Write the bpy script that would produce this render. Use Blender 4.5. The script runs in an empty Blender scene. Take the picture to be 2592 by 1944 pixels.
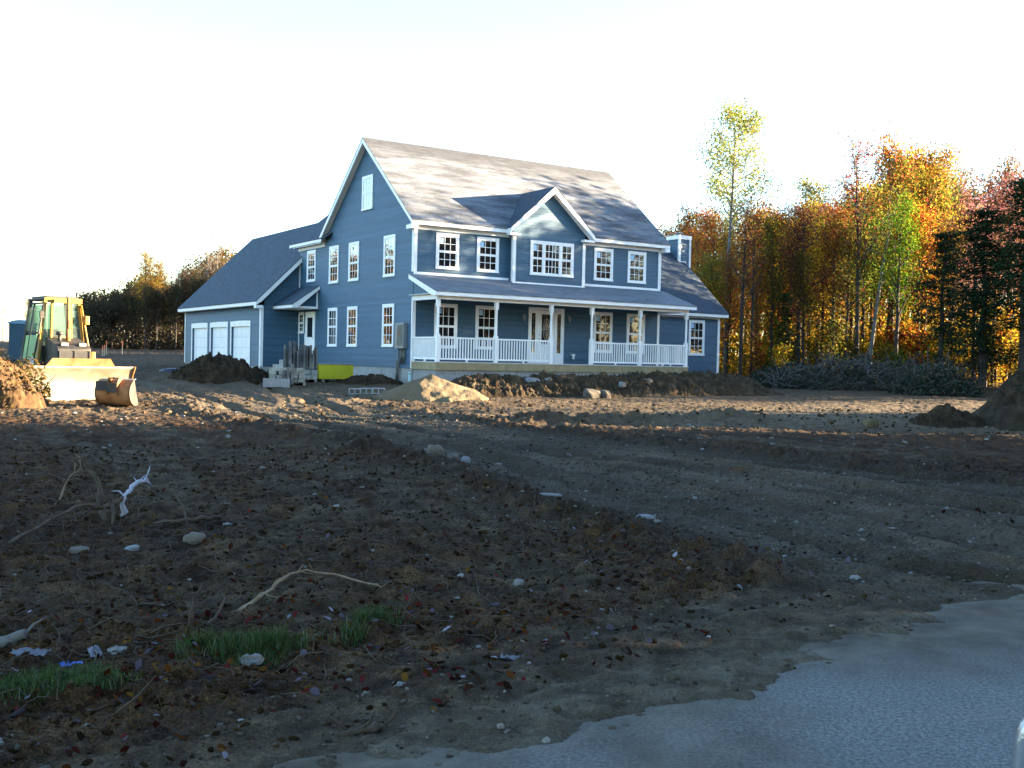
import bpy, math, random
import numpy as np
from mathutils import Matrix, Vector
R = math.radians
SC = bpy.context.scene
COL = SC.collection

# ------------------------------------------------------------------ camera
cam_d = bpy.data.cameras.new("camera")
cam = bpy.data.objects.new("camera", cam_d)
COL.objects.link(cam)
cam_d.sensor_width = 36.0
cam_d.lens = 2672.9 / 2592 * 36.0
cam_d.clip_start = 0.05
cam_d.clip_end = 4000
EYE = 1.6
cam.matrix_world = (Matrix.Translation((0, 0, EYE)) @ Matrix.Rotation(math.pi / 2 - 0.024, 4, 'X')
                    @ Matrix.Rotation(0.023, 4, 'Z'))
SC.camera = cam

# ------------------------------------------------------------------ sky, sun, exposure
SUN_AZ, SUN_EL = 81.0, 9.0          # degrees clockwise from +Y, above the horizon
w = bpy.data.worlds.new("World")
SC.world = w
w.use_nodes = True
wn = w.node_tree
bg = wn.nodes['Background']
sky = wn.nodes.new('ShaderNodeTexSky')
sky.sky_type = 'NISHITA'
sky.sun_disc = False
sky.sun_elevation = R(SUN_EL)
sky.sun_rotation = R(SUN_AZ)
sky.air_density = 1.0
sky.dust_density = 0.4
sky.ozone_density = 2.2
wn.links.new(sky.outputs[0], bg.inputs[0])
bg.inputs[1].default_value = 0.065
sun_d = bpy.data.lights.new("sun", 'SUN')
sun_d.energy = 5.0
sun_d.angle = R(0.5)
sun_d.color = (1.0, 0.77, 0.50)
sun = bpy.data.objects.new("sun", sun_d)
COL.objects.link(sun)
sdir = Vector((math.sin(R(SUN_AZ)) * math.cos(R(SUN_EL)), math.cos(R(SUN_AZ)) * math.cos(R(SUN_EL)), math.sin(R(SUN_EL))))
sun.rotation_euler = sdir.to_track_quat('Z', 'Y').to_euler()
sun.location = (40, 10, 30)
SC.view_settings.view_transform = 'Standard'
SC.view_settings.look = 'None'
SC.view_settings.gamma = 1.0
SC.view_settings.exposure = 3.92
SC.cycles.max_bounces = 6
SC.cycles.transparent_max_bounces = 8
SC.cycles.use_denoising = True

# ------------------------------------------------------------------ helpers
def tag(o, label=None, cat=None, group=None, kind=None):
    if label: o['label'] = label
    if cat:
        o['category'] = cat
        if not kind: o['kind'] = 'thing'
    if group: o['group'] = group
    if kind: o['kind'] = kind
    return o

def empty(name, loc=(0, 0, 0), rz=0.0, label=None, cat=None, group=None):
    o = bpy.data.objects.new(name, None)
    COL.objects.link(o)
    o.location = loc
    o.rotation_euler = (0, 0, rz)
    o.empty_display_size = 0.3
    return tag(o, label, cat, group)

def link_mesh(name, me, mats, parent=None):
    o = bpy.data.objects.new(name, me)
    COL.objects.link(o)
    if not isinstance(mats, (list, tuple)): mats = [mats]
    for m in mats: me.materials.append(m)
    if parent is not None: o.parent = parent
    return o

def mesh_np(name, V, F, smooth=False, mi=None):
    """V (N,3) array, F (M,k) array of equal sized faces or a list of such arrays"""
    me = bpy.data.meshes.new(name)
    if not isinstance(F, list): F = [F]
    F = [np.asarray(f, np.int64) for f in F if len(f)]
    V = np.asarray(V, np.float32)
    nl = sum(f.size for f in F); nf = sum(len(f) for f in F)
    me.vertices.add(len(V)); me.loops.add(nl); me.polygons.add(nf)
    me.vertices.foreach_set('co', V.ravel())
    me.loops.foreach_set('vertex_index', np.concatenate([f.ravel() for f in F]).astype(np.int32))
    tot = np.concatenate([np.full(len(f), f.shape[1]) for f in F])
    st = np.concatenate([[0], np.cumsum(tot)[:-1]])
    me.polygons.foreach_set('loop_start', st.astype(np.int32))
    me.polygons.foreach_set('loop_total', tot.astype(np.int32))
    me.polygons.foreach_set('use_smooth', np.full(nf, smooth, bool))
    if mi is not None: me.polygons.foreach_set('material_index', np.asarray(mi, np.int32))
    me.update(calc_edges=True)
    me.validate()
    return me

class MB:
    """collects boxes, prisms, quads and tubes; build() links them as ONE mesh object"""
    def __init__(s): s.v = []; s.f = []; s.uv = []; s.sm = []
    def add(s, vs, fs, uvs=None, smooth=False):
        b = len(s.v)
        s.v += [tuple(p) for p in vs]
        for k, f in enumerate(fs):
            s.f.append([b + i for i in f]); s.sm.append(smooth)
            s.uv.append(uvs[k] if uvs else [(0, 0)] * len(f))
    def box(s, x0, x1, y0, y1, z0, z1, M=None):
        vs = [(x, y, z) for z in (z0, z1) for y in (y0, y1) for x in (x0, x1)]
        if M is not None: vs = [M(p) for p in vs]
        s.add(vs, [(0, 2, 3, 1), (4, 5, 7, 6), (0, 1, 5, 4), (2, 6, 7, 3), (0, 4, 6, 2), (1, 3, 7, 5)])
    def quad(s, pts, uv=None): s.add(pts, [tuple(range(len(pts)))], [uv] if uv else None)
    def prism(s, poly, ext):
        n = len(poly); e = Vector(ext)
        vs = [Vector(p) for p in poly] + [Vector(p) + e for p in poly]
        s.add(vs, [tuple(range(n))[::-1], tuple(range(n, 2 * n))] + [(i, (i + 1) % n, n + (i + 1) % n, n + i) for i in range(n)])
    def slab(s, poly, thick, u, vdir):
        """a roof slab: poly top outline, thickness downward along z; uv in metres along u and vdir"""
        u = Vector(u); vdir = Vector(vdir); n = len(poly)
        P = [Vector(p) for p in poly]; Q = [p - Vector((0, 0, thick)) for p in P]
        uv = [(p.dot(u), p.dot(vdir)) for p in P]
        s.add(P + Q, [tuple(range(n)), tuple(range(n, 2 * n))[::-1]] + [(i, n + i, n + (i + 1) % n, (i + 1) % n) for i in range(n)],
              [uv, uv[::-1]] + [[uv[i], uv[i], uv[(i + 1) % n], uv[(i + 1) % n]] for i in range(n)])
    def tube(s, pts, rad, n=8, cap=True, smooth=True):
        pts = [Vector(p) for p in pts]
        if not isinstance(rad, (list, tuple)): rad = [rad] * len(pts)
        vs = []; prev = None
        for i, p in enumerate(pts):
            d = (pts[min(i + 1, len(pts) - 1)] - pts[max(i - 1, 0)])
            d.normalize()
            a = prev if prev is not None else (Vector((0, 0, 1)) if abs(d.z) < 0.9 else Vector((1, 0, 0)))
            a = (a - d * a.dot(d)).normalized(); prev = a
            b = d.cross(a)
            for k in range(n):
                t = 2 * math.pi * k / n
                vs.append(p + (a * math.cos(t) + b * math.sin(t)) * rad[i])
        fs = []
        for i in range(len(pts) - 1):
            for k in range(n):
                fs.append((i * n + k, i * n + (k + 1) % n, (i + 1) * n + (k + 1) % n, (i + 1) * n + k))
        if cap: fs += [tuple(range(n))[::-1], tuple(range((len(pts) - 1) * n, len(pts) * n))]
        s.add(vs, fs, None, smooth)
    def build(s, name, mat, parent=None, bevel=0.0):
        me = bpy.data.meshes.new(name)
        me.from_pydata([tuple(p) for p in s.v], [], s.f)
        uvl = me.uv_layers.new(name='uv')
        uvl.data.foreach_set('uv', np.array([c for f in s.uv for c in f], np.float32).ravel())
        me.polygons.foreach_set('use_smooth', np.array(s.sm, bool))
        me.update()
        o = link_mesh(name, me, mat, parent)
        if bevel:
            b = o.modifiers.new('bevel', 'BEVEL'); b.width = bevel; b.segments = 2; b.limit_method = 'ANGLE'
        return o

# ------------------------------------------------------------------ noise in numpy
def _hash(ix, iy, seed):
    h = (ix.astype(np.int64) * 374761393 + iy.astype(np.int64) * 668265263 + seed * 1442695041) & 0xffffffff
    h = ((h ^ (h >> 13)) * 1274126177) & 0xffffffff
    h = ((h ^ (h >> 16)) * 2246822519) & 0xffffffff
    return ((h ^ (h >> 13)) & 0xffffff) / float(0xffffff)
def vnoise(x, y, seed=0):
    ix, iy = np.floor(x), np.floor(y)
    fx, fy = x - ix, y - iy
    fx = fx * fx * fx * (fx * (fx * 6 - 15) + 10); fy = fy * fy * fy * (fy * (fy * 6 - 15) + 10)
    a = _hash(ix, iy, seed); b = _hash(ix + 1, iy, seed); c = _hash(ix, iy + 1, seed); d = _hash(ix + 1, iy + 1, seed)
    return (a + (b - a) * fx) * (1 - fy) + (c + (d - c) * fx) * fy
def fbm(x, y, scale, oct=4, seed=0, gain=0.5):
    x = np.asarray(x, float) / scale; y = np.asarray(y, float) / scale
    t = 0; a = 1; n = 0
    for k in range(oct):
        ca, sa = math.cos(0.6 + k), math.sin(0.6 + k)
        t = t + a * (vnoise(x * ca - y * sa + 17.3 * k, x * sa + y * ca - 9.1 * k, seed + k) * 2 - 1); n += a
        a *= gain; x = x * 2.03; y = y * 2.03
    return t / n
def sstep(a, b, x):
    t = np.clip((np.asarray(x, float) - a) / (b - a), 0, 1); return t * t * (3 - 2 * t)

# ------------------------------------------------------------------ the lie of the land (metres, camera above the origin)
BY = np.array([-50, 14, 20, 27, 30, 32, 34, 37, 42, 50, 58, 75, 100, 150, 900.])
BZ = np.array([0, 0, 0, .01, .12, .22, .30, .47, .60, .66, .76, 1.1, 1.6, 2.4, 3.5])
RN = np.array((-0.644, 0.765)); RD = np.array((0.765, 0.644)); RE = np.array((-0.648, 4.052))
def road_s(x, y): return (x - RE[0]) * RN[0] + (y - RE[1]) * RN[1]
TR = [(9.5, 6.3, 4.2), (5.35, 10.2, 3.75), (2.95, 14.25, 3.1), (0.7, 18.4, 2.65), (-2.3, 22.9, 2.3), (-6.4, 29.5, 2.3), (-12.5, 41, 2.6), (-17, 47, 3)]
def track_d(x, y):
    """distance inside (+) / outside (-) of the gravel drive, in metres"""
    best = np.full(np.shape(x), -1e3)
    for (x0, y0, w0), (x1, y1, w1) in zip(TR[:-1], TR[1:]):
        dx, dy = x1 - x0, y1 - y0
        t = np.clip(((x - x0) * dx + (y - y0) * dy) / (dx * dx + dy * dy), 0, 1)
        d = np.hypot(x - x0 - t * dx, y - y0 - t * dy)
        best = np.maximum(best, w0 + (w1 - w0) * t - d)
    return best
def seg_d(x, y, p, q):
    dx, dy = q[0] - p[0], q[1] - p[1]
    t = np.clip(((x - p[0]) * dx + (y - p[1]) * dy) / (dx * dx + dy * dy), 0, 1)
    return np.hypot(x - p[0] - t * dx, y - p[1] - t * dy)
def base(x, y): return np.interp(y, BY, BZ)
def ground(x, y):
    x = np.asarray(x, float); y = np.asarray(y, float)
    z = base(x, y)
    s = road_s(x, y)
    td = track_d(x, y) + 0.45 * fbm(x, y, 1.6, 3, 5)
    tm = sstep(-.5, .5, td)                                   # drive
    sh = 1 - sstep(.5, 1.5, s + .4 * fbm(x, y, 1.2, 3, 8))     # shoulder
    rough = (1 - .66 * tm) * (1 - .62 * np.clip(sh, 0, 1))
    far = sstep(24, 40, y)
    rough = rough * (1 - .6 * sstep(27.5, 31, y) * sstep(-6, 0, x) * (1 - sstep(44, 50, y)))
    lump = fbm(x, y, 1.1, 3, 21); mid = fbm(x, y, .34, 3, 31); fine = fbm(x, y, .10, 3, 41, .62)
    rid = 1 - np.abs(fbm(x, y, .5, 3, 51)) * 2
    z = z + rough * (.036 * lump + .032 * mid * (1 - .2 * far) + .042 * fine + .024 * (rid - .4)) * (1 + .3 * far)
    z = z + .07 * fbm(x, y, 5, 2, 61) * (1 - .7 * np.clip(sh, 0, 1)) + .006 * fine
    # tyre ruts running along the drive, and windrows along its edges
    ru = fbm(td * 2.6, y * .12, 1, 3, 111)
    z = z - .075 * tm * np.exp(-((td - 1.0) / .20) ** 2) - .07 * tm * np.exp(-((td - 2.5) / .22) ** 2) + .04 * tm * np.exp(-((td - 1.35) / .14) ** 2) + .04 * tm * np.exp(-((td - 2.1) / .14) ** 2) + .06 * tm * ru
    # caterpillar track prints and tyre ruts over the soil, running with the drive
    lt = sstep(-1.4, -2.0, td) * sstep(-6.5, -5, td)
    z = z + .05 * lt * rough * fbm(td * 1.5, y * .14, 1, 3, 113)
    sh2 = sstep(-.6, .0, s) * (1 - sstep(1.0, 1.6, s))
    z = z - .022 * sh2 * np.exp(-((s - .35 + .08 * fbm(x, y, 1.5, 2, 115)) / .12) ** 2) - .022 * sh2 * np.exp(-((s - .85 + .1 * fbm(x, y, 1.7, 2, 116)) / .10) ** 2) + .012 * sh2 * fbm(x, y, .12, 3, 117)
    z = z + (.09 + .05 * mid + .05 * fine + .05 * lump) * np.exp(-((td + .25) / .36) ** 2) * sstep(7, 10, y) * (1 - sstep(28, 34, y))
    # clod ridge that catches the sun, ruts by the road corner
    rr = seg_d(x, y, (.4, 26.2), (6.3, 28.8))
    z = z + (.2 + .22 * np.clip(mid, -.4, 1)) * np.exp(-(rr / .5) ** 2)
    for k in range(4):
        p = (1.0 + .42 * k, 6.9 + .42 * k)
        rr = seg_d(x, y, p, (p[0] + .5, p[1] + 1.3))
        z = z + (.045 + .05 * mid + .04 * fine) * np.exp(-(rr / .12) ** 2)
    # bank and verge at the far left
    z = z + .32 * np.exp(-((y - 82) / 7) ** 2) * sstep(-14, -22, x) * (.75 + .5 * fbm(x, y, 9, 2, 71))
    # under and beside the asphalt
    edge = sstep(-.6, .1, s + .45 * fbm(x, y, 1.1, 4, 81) + .12 * fbm(x, y, .15, 2, 82))
    z = z + .012 * np.clip(1 - np.abs(s - .1) / 1.2, 0, 1)
    roadz = -.055 + .012 * mid
    far_side = sstep(-7.6, -6.6, s)
    e2 = np.where(s > -3, edge, 1 - far_side)
    return z * e2 + roadz * (1 - e2)
def gz(x, y): return float(ground(np.array([x]), np.array([y]))[0])

# ------------------------------------------------------------------ materials
def new_mat(name):
    m = bpy.data.materials.new(name); m.use_nodes = True
    nt = m.node_tree; b = nt.nodes['Principled BSDF']
    return m, nt, b
def N(nt, typ, **kw):
    n = nt.nodes.new(typ)
    for k, v in kw.items():
        if k in n.inputs.keys() if isinstance(k, str) else False: n.inputs[k].default_value = v
        else: setattr(n, k, v)
    return n
def noise_n(nt, vec, scale, detail=4, rough=.55):
    n = nt.nodes.new('ShaderNodeTexNoise'); n.inputs['Scale'].default_value = scale
    n.inputs['Detail'].default_value = detail; n.inputs['Roughness'].default_value = rough
    nt.links.new(vec, n.inputs['Vector']); return n
def ramp(nt, fac, stops):
    r = nt.nodes.new('ShaderNodeValToRGB'); e = r.color_ramp.elements
    e[0].position, e[0].color = stops[0][0], (*stops[0][1], 1) if len(stops[0][1]) == 3 else stops[0][1]
    e[1].position, e[1].color = stops[-1][0], (*stops[-1][1], 1)
    for p, c in stops[1:-1]:
        q = e.new(p); q.color = (*c, 1)
    nt.links.new(fac, r.inputs[0]); return r
def mixc(nt, fac, a, b, mode='MIX'):
    m = nt.nodes.new('ShaderNodeMix'); m.data_type = 'RGBA'; m.blend_type = mode
    for sock, v in ((m.inputs[0], fac), (m.inputs[6], a), (m.inputs[7], b)):
        if hasattr(v, 'is_linked'): nt.links.new(v, sock)
        elif isinstance(v, (int, float)): sock.default_value = v
        else: sock.default_value = (*v, 1)
    return m.outputs[2]
def math_n(nt, op, a, b=None, c=None):
    m = nt.nodes.new('ShaderNodeMath'); m.operation = op
    for i, v in enumerate((a, b, c)):
        if v is None: continue
        if hasattr(v, 'is_linked'): nt.links.new(v, m.inputs[i])
        else: m.inputs[i].default_value = v
    return m.outputs[0]
def bump(nt, b, height, strength=.5, dist=.02):
    n = nt.nodes.new('ShaderNodeBump'); n.inputs['Strength'].default_value = strength; n.inputs['Distance'].default_value = dist
    nt.links.new(height, n.inputs['Height']); nt.links.new(n.outputs[0], b.inputs['Normal']); return n
def objc(nt): return nt.nodes.new('ShaderNodeTexCoord').outputs['Object']
def geop(nt): return nt.nodes.new('ShaderNodeNewGeometry').outputs['Position']

def plain(name, col, rough=.6, metal=0.0, var=.18, scale=6.0, bmp=.15, spec=.4, dirt=None, dirt_amt=.35):
    """a surface with a little uneven colour, wear and grain"""
    m, nt, b = new_mat(name)
    v = objc(nt)
    n1 = noise_n(nt, v, scale, 5)
    lo = tuple(c * (1 - var) for c in col); hi = tuple(min(1, c * (1 + var)) for c in col)
    c = ramp(nt, n1.outputs[0], [(.3, lo), (.7, hi)]).outputs[0]
    if dirt:
        n2 = noise_n(nt, v, scale * .45, 6, .65)
        f = ramp(nt, n2.outputs[0], [(.45, (0, 0, 0)), (.7, (dirt_amt,) * 3)]).outputs[0]
        c = mixc(nt, f, c, dirt)
    nt.links.new(c, b.inputs['Base Color'])
    b.inputs['Roughness'].default_value = rough; b.inputs['Metallic'].default_value = metal
    b.inputs['Specular IOR Level'].default_value = spec
    n3 = noise_n(nt, v, scale * 9, 4)
    bump(nt, b, n3.outputs[0], bmp, .01)
    return m

M = {}
M['trim'] = plain('white trim paint', (.79, .80, .80), .45, var=.05, scale=2, bmp=.05, dirt=(.55, .54, .5), dirt_amt=.12)
M['soffit'] = plain('soffit vinyl', (.62, .60, .56), .6, var=.05, scale=3)
M['concrete'] = plain('foundation concrete', (.30, .30, .29), .9, var=.15, scale=3, bmp=.3, dirt=(.16, .13, .10), dirt_amt=.6)
M['lumber'] = plain('treated lumber', (.25, .205, .115), .8, var=.2, scale=4, dirt=(.25, .2, .12))
M['deck'] = plain('deck boards', (.45, .44, .42), .7, var=.1)
M['plate'] = plain('grey metal box', (.23, .24, .24), .5, .3, var=.1)
M['dark'] = plain('black plastic', (.012, .012, .013), .5, var=.3)
M['frost_sticker'] = plain('window sticker', (.35, .55, .75), .4, var=.1)
M['ochre'] = plain('yellow machine paint', (.27, .155, .012), .5, var=.2, scale=3, dirt=(.13, .09, .05), dirt_amt=.7)
M['rust'] = plain('rusty steel', (.23, .095, .03), .8, .1, var=.4, scale=5, bmp=.4, dirt=(.35, .22, .1), dirt_amt=.6)
M['steel'] = plain('worn bare steel', (.27, .235, .18), .5, .5, var=.2, scale=2.5, bmp=.12, dirt=(.20, .14, .08), dirt_amt=.75)
M['blackmetal'] = plain('black painted steel', (.022, .022, .022), .55, .2, var=.4, scale=4, dirt=(.10, .075, .05), dirt_amt=.6)
M['greymetal'] = plain('grey dusty steel', (.12, .13, .12), .55, .4, var=.25, scale=4, dirt=(.12, .09, .06), dirt_amt=.6)
M['lamp'] = plain('lamp glass', (.7, .72, .7), .2, .1, var=.05)
M['teal'] = plain('teal plastic', (.012, .052, .085), .55, var=.12, scale=1.5)
M['teal_roof'] = plain('pale teal roof plastic', (.10, .22, .32), .5, var=.1, scale=1.5)
M['lime'] = plain('lime yellow steel', (.45, .42, .01), .5, var=.1, scale=2, dirt=(.26, .21, .03), dirt_amt=.4)
M['sign'] = plain('white sign', (.75, .75, .76), .5, var=.05)
M['slate'] = plain('grey slate stone', (.10, .105, .11), .85, var=.5, scale=3, bmp=.5, dirt=(.25, .22, .14), dirt_amt=.5)
M['palestone'] = plain('pale tan stone', (.30, .29, .24), .85, var=.45, scale=4, bmp=.5, dirt=(.14, .17, .16), dirt_amt=.7)
M['pallet'] = plain('weathered pallet wood', (.22, .19, .15), .85, var=.3, scale=5)
M['block'] = plain('concrete block', (.27, .27, .265), .95, var=.12, scale=9, bmp=.4)
M['rock'] = plain('field stone', (.10, .088, .07), .9, var=.5, scale=5, bmp=.6, dirt=(.07, .055, .04), dirt_amt=.8)
M['palerock'] = plain('pale rock', (.17, .175, .18), .9, var=.25, scale=6, bmp=.5, dirt=(.12, .1, .08), dirt_amt=.6)
M['tarp'] = plain('dark blue tarp', (.01, .014, .03), .35, var=.3)
M['pipe'] = plain('pale green pipe', (.30, .42, .42), .5, var=.1)
M['orange'] = plain('orange stake paint', (.75, .16, .07), .6, var=.1)
M['stakewood'] = plain('stake wood', (.4, .33, .22), .8, var=.2)
M['bark'] = plain('brown bark', (.040, .033, .028), .95, var=.4, scale=7, bmp=.7)
M['greybark'] = plain('grey bark', (.11, .105, .095), .95, var=.4, scale=5, bmp=.6)
M['deadwood'] = plain('dead branch wood', (.05, .034, .020), .9, var=.45, scale=9, bmp=.6)
M['greytwig'] = plain('grey brush twigs', (.075, .072, .066), .9, var=.4, scale=2)
M['palewood'] = plain('split pale wood', (.16, .115, .07), .85, var=.3, scale=9)
M['birch'] = plain('frosted white bark', (.26, .265, .31), .7, var=.25, scale=14, bmp=.5, dirt=(.06, .055, .05), dirt_amt=.85)
M['carsilver'] = plain('silver car paint', (.30, .32, .36), .25, .6, var=.03)
M['bluetrash'] = plain('blue plastic bag', (.01, .07, .32), .35, var=.2)
M['paper'] = plain('pale litter', (.10, .10, .115), .7, var=.15)

def siding(name, col):
    m, nt, b = new_mat(name)
    v = objc(nt); sep = nt.nodes.new('ShaderNodeSeparateXYZ'); nt.links.new(v, sep.inputs[0])
    zz = math_n(nt, 'DIVIDE', sep.outputs[2], .115)
    fr = math_n(nt, 'FRACT', zz); fl = math_n(nt, 'FLOOR', zz)
    mp = nt.nodes.new('ShaderNodeMapping'); mp.inputs['Scale'].default_value = (.35, .35, 9)
    nt.links.new(v, mp.inputs[0])
    n1 = noise_n(nt, mp.outputs[0], 1.0, 4)
    wnz = nt.nodes.new('ShaderNodeTexWhiteNoise'); wnz.noise_dimensions = '1D'; nt.links.new(fl, wnz.inputs['W'])
    f = math_n(nt, 'ADD', math_n(nt, 'MULTIPLY', n1.outputs[0], .7), math_n(nt, 'MULTIPLY', wnz.outputs[0], .3))
    c = ramp(nt, f, [(.25, tuple(x * .78 for x in col)), (.75, tuple(x * 1.2 for x in col))]).outputs[0]
    nt.links.new(c, b.inputs['Base Color']); b.inputs['Roughness'].default_value = .55
    b.inputs['Specular IOR Level'].default_value = .35
    h = math_n(nt, 'SUBTRACT', 1.0, fr)
    bump(nt, b, h, 1.0, .022)
    return m
M['siding'] = siding('blue clapboard', (.037, .090, .143))
M['dorsiding'] = M['siding']

def shingle(name, col, frost=0.0):
    m, nt, b = new_mat(name)
    uv = nt.nodes.new('ShaderNodeUVMap'); uv.uv_map = 'uv'
    br = nt.nodes.new('ShaderNodeTexBrick'); nt.links.new(uv.outputs[0], br.inputs['Vector'])
    br.inputs['Scale'].default_value = 1.0; br.inputs['Brick Width'].default_value = .30; br.inputs['Row Height'].default_value = .145
    br.inputs['Mortar Size'].default_value = .006; br.inputs['Bias'].default_value = 0
    br.inputs['Color1'].default_value = (*[c * .62 for c in col], 1); br.inputs['Color2'].default_value = (*[c * 1.4 for c in col], 1)
    br.inputs['Mortar'].default_value = (*[c * .4 for c in col], 1)
    mp = nt.nodes.new('ShaderNodeMapping'); mp.inputs['Scale'].default_value = (.5, 2.2, 1); nt.links.new(uv.outputs[0], mp.inputs[0])
    n1 = noise_n(nt, mp.outputs[0], 1.3, 6, .6)
    c = mixc(nt, ramp(nt, n1.outputs[0], [(.3, (0, 0, 0)), (.7, (.75,) * 3)]).outputs[0], br.outputs[0], tuple(c * 1.25 for c in col))
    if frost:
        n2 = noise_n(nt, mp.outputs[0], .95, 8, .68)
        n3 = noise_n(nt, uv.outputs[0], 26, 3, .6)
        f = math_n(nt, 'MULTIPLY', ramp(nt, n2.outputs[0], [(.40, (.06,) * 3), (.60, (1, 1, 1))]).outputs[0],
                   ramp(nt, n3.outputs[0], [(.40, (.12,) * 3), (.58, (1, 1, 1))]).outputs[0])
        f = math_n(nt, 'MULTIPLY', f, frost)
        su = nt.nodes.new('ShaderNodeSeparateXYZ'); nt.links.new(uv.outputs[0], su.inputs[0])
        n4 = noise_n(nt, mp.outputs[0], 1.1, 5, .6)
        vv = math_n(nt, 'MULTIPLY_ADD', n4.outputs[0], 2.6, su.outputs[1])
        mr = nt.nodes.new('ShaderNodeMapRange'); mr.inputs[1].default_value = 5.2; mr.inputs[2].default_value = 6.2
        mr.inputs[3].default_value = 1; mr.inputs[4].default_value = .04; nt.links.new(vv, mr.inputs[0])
        f = math_n(nt, 'MULTIPLY', f, mr.outputs[0])          # dark ridge band: tree shade painted in by fading out the frost colour
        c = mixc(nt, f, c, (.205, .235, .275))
    nt.links.new(c, b.inputs['Base Color']); b.inputs['Roughness'].default_value = .8
    hgt = math_n(nt, 'SUBTRACT', 1.0, br.outputs['Fac'])
    ng = noise_n(nt, uv.outputs[0], 60, 3)
    hh = math_n(nt, 'ADD', hgt, math_n(nt, 'MULTIPLY', ng.outputs[0], .6))
    bump(nt, b, hh, .7, .012)
    return m
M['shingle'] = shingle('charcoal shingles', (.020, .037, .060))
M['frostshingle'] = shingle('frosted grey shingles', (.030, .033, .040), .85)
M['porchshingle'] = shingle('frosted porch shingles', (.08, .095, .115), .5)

def glassmat(name, refl, tint=(.01, .012, .015)):
    m, nt, b = new_mat(name)
    b.inputs['Base Color'].default_value = (*tint, 1); b.inputs['Roughness'].default_value = .02
    b.inputs['IOR'].default_value = 1.5
    g = nt.nodes.new('ShaderNodeBsdfGlossy'); g.inputs['Roughness'].default_value = .01
    g.inputs['Color'].default_value = (.95, .97, 1, 1)
    v = objc(nt); n = noise_n(nt, v, 1.6, 2)
    bp = nt.nodes.new('ShaderNodeBump'); bp.inputs['Strength'].default_value = .03; bp.inputs['Distance'].default_value = .05
    nt.links.new(n.outputs[0], bp.inputs['Height']); nt.links.new(bp.outputs[0], g.inputs['Normal'])
    mx = nt.nodes.new('ShaderNodeMixShader'); mx.inputs[0].default_value = refl
    nt.links.new(b.outputs[0], mx.inputs[1]); nt.links.new(g.outputs[0], mx.inputs[2])
    nt.links.new(mx.outputs[0], nt.nodes['Material Output'].inputs[0])
    return m
M['glass'] = glassmat('double glazing', .012)
M['sideglass'] = glassmat('double glazing seen aslant', .20)
def clearglass(name, tint, dens):
    m, nt, b = new_mat(name)
    t = nt.nodes.new('ShaderNodeBsdfTransparent'); t.inputs[0].default_value = (*tint, 1)
    g = nt.nodes.new('ShaderNodeBsdfGlossy'); g.inputs['Roughness'].default_value = .03
    d = nt.nodes.new('ShaderNodeBsdfDiffuse'); d.inputs[0].default_value = (*tint, 1)
    m1 = nt.nodes.new('ShaderNodeMixShader'); m1.inputs[0].default_value = .07; nt.links.new(t.outputs[0], m1.inputs[1]); nt.links.new(g.outputs[0], m1.inputs[2])
    m2 = nt.nodes.new('ShaderNodeMixShader'); m2.inputs[0].default_value = dens; nt.links.new(m1.outputs[0], m2.inputs[1]); nt.links.new(d.outputs[0], m2.inputs[2])
    nt.links.new(m2.outputs[0], nt.nodes['Material Output'].inputs[0]); return m
M['cabglass'] = clearglass('tinted cab glass', (.62, .74, .72), .05)
M['mirrorglass'] = glassmat('car mirror glass', .05, (.004, .004, .006))
M['doorglass'] = clearglass('pale green cab door glass', (.62, .80, .52), .30)

def masonry():
    m, nt, b = new_mat('grey block masonry')
    uv = nt.nodes.new('ShaderNodeUVMap'); uv.uv_map = 'uv'
    br = nt.nodes.new('ShaderNodeTexBrick'); nt.links.new(uv.outputs[0], br.inputs['Vector'])
    br.inputs['Scale'].default_value = 1; br.inputs['Brick Width'].default_value = .41; br.inputs['Row Height'].default_value = .2
    br.inputs['Mortar Size'].default_value = .009
    br.inputs['Color1'].default_value = (.20, .20, .20, 1); br.inputs['Color2'].default_value = (.29, .29, .285, 1); br.inputs['Mortar'].default_value = (.36, .35, .34, 1)
    n = noise_n(nt, objc(nt), 8, 5)
    c = mixc(nt, .5, br.outputs[0], ramp(nt, n.outputs[0], [(.3, (.14, .14, .14)), (.7, (.32, .32, .31))]).outputs[0])
    nt.links.new(c, b.inputs['Base Color']); b.inputs['Roughness'].default_value = .95
    bump(nt, b, math_n(nt, 'SUBTRACT', 1.0, br.outputs['Fac']), .6, .01)
    return m
M['masonry'] = masonry()

def leaf_mat(name, translucency=.45):
    """leaf colour comes from the object's own colour, each leaf a little different"""
    m, nt, b = new_mat(name)
    oi = nt.nodes.new('ShaderNodeObjectInfo'); ge = nt.nodes.new('ShaderNodeNewGeometry')
    rnd = ge.outputs['Random Per Island']
    hs = nt.nodes.new('ShaderNodeHueSaturation')
    nt.links.new(oi.outputs['Color'], hs.inputs['Color'])
    nt.links.new(math_n(nt, 'MULTIPLY_ADD', rnd, .13, .435), hs.inputs['Hue'])
    r2 = math_n(nt, 'FRACT', math_n(nt, 'MULTIPLY', rnd, 37.7))
    nt.links.new(math_n(nt, 'MULTIPLY_ADD', r2, 1.1, .45), hs.inputs['Value'])
    d = nt.nodes.new('ShaderNodeBsdfDiffuse'); t = nt.nodes.new('ShaderNodeBsdfTranslucent')
    nt.links.new(hs.outputs[0], d.inputs[0]); nt.links.new(hs.outputs[0], t.inputs[0])
    mx = nt.nodes.new('ShaderNodeMixShader'); mx.inputs[0].default_value = translucency
    nt.links.new(d.outputs[0], mx.inputs[1]); nt.links.new(t.outputs[0], mx.inputs[2])
    nt.links.new(mx.outputs[0], nt.nodes['Material Output'].inputs[0])
    return m
M['leaf'] = leaf_mat('autumn leaves', .5)
M['needle'] = leaf_mat('pine needles', .15)

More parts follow.
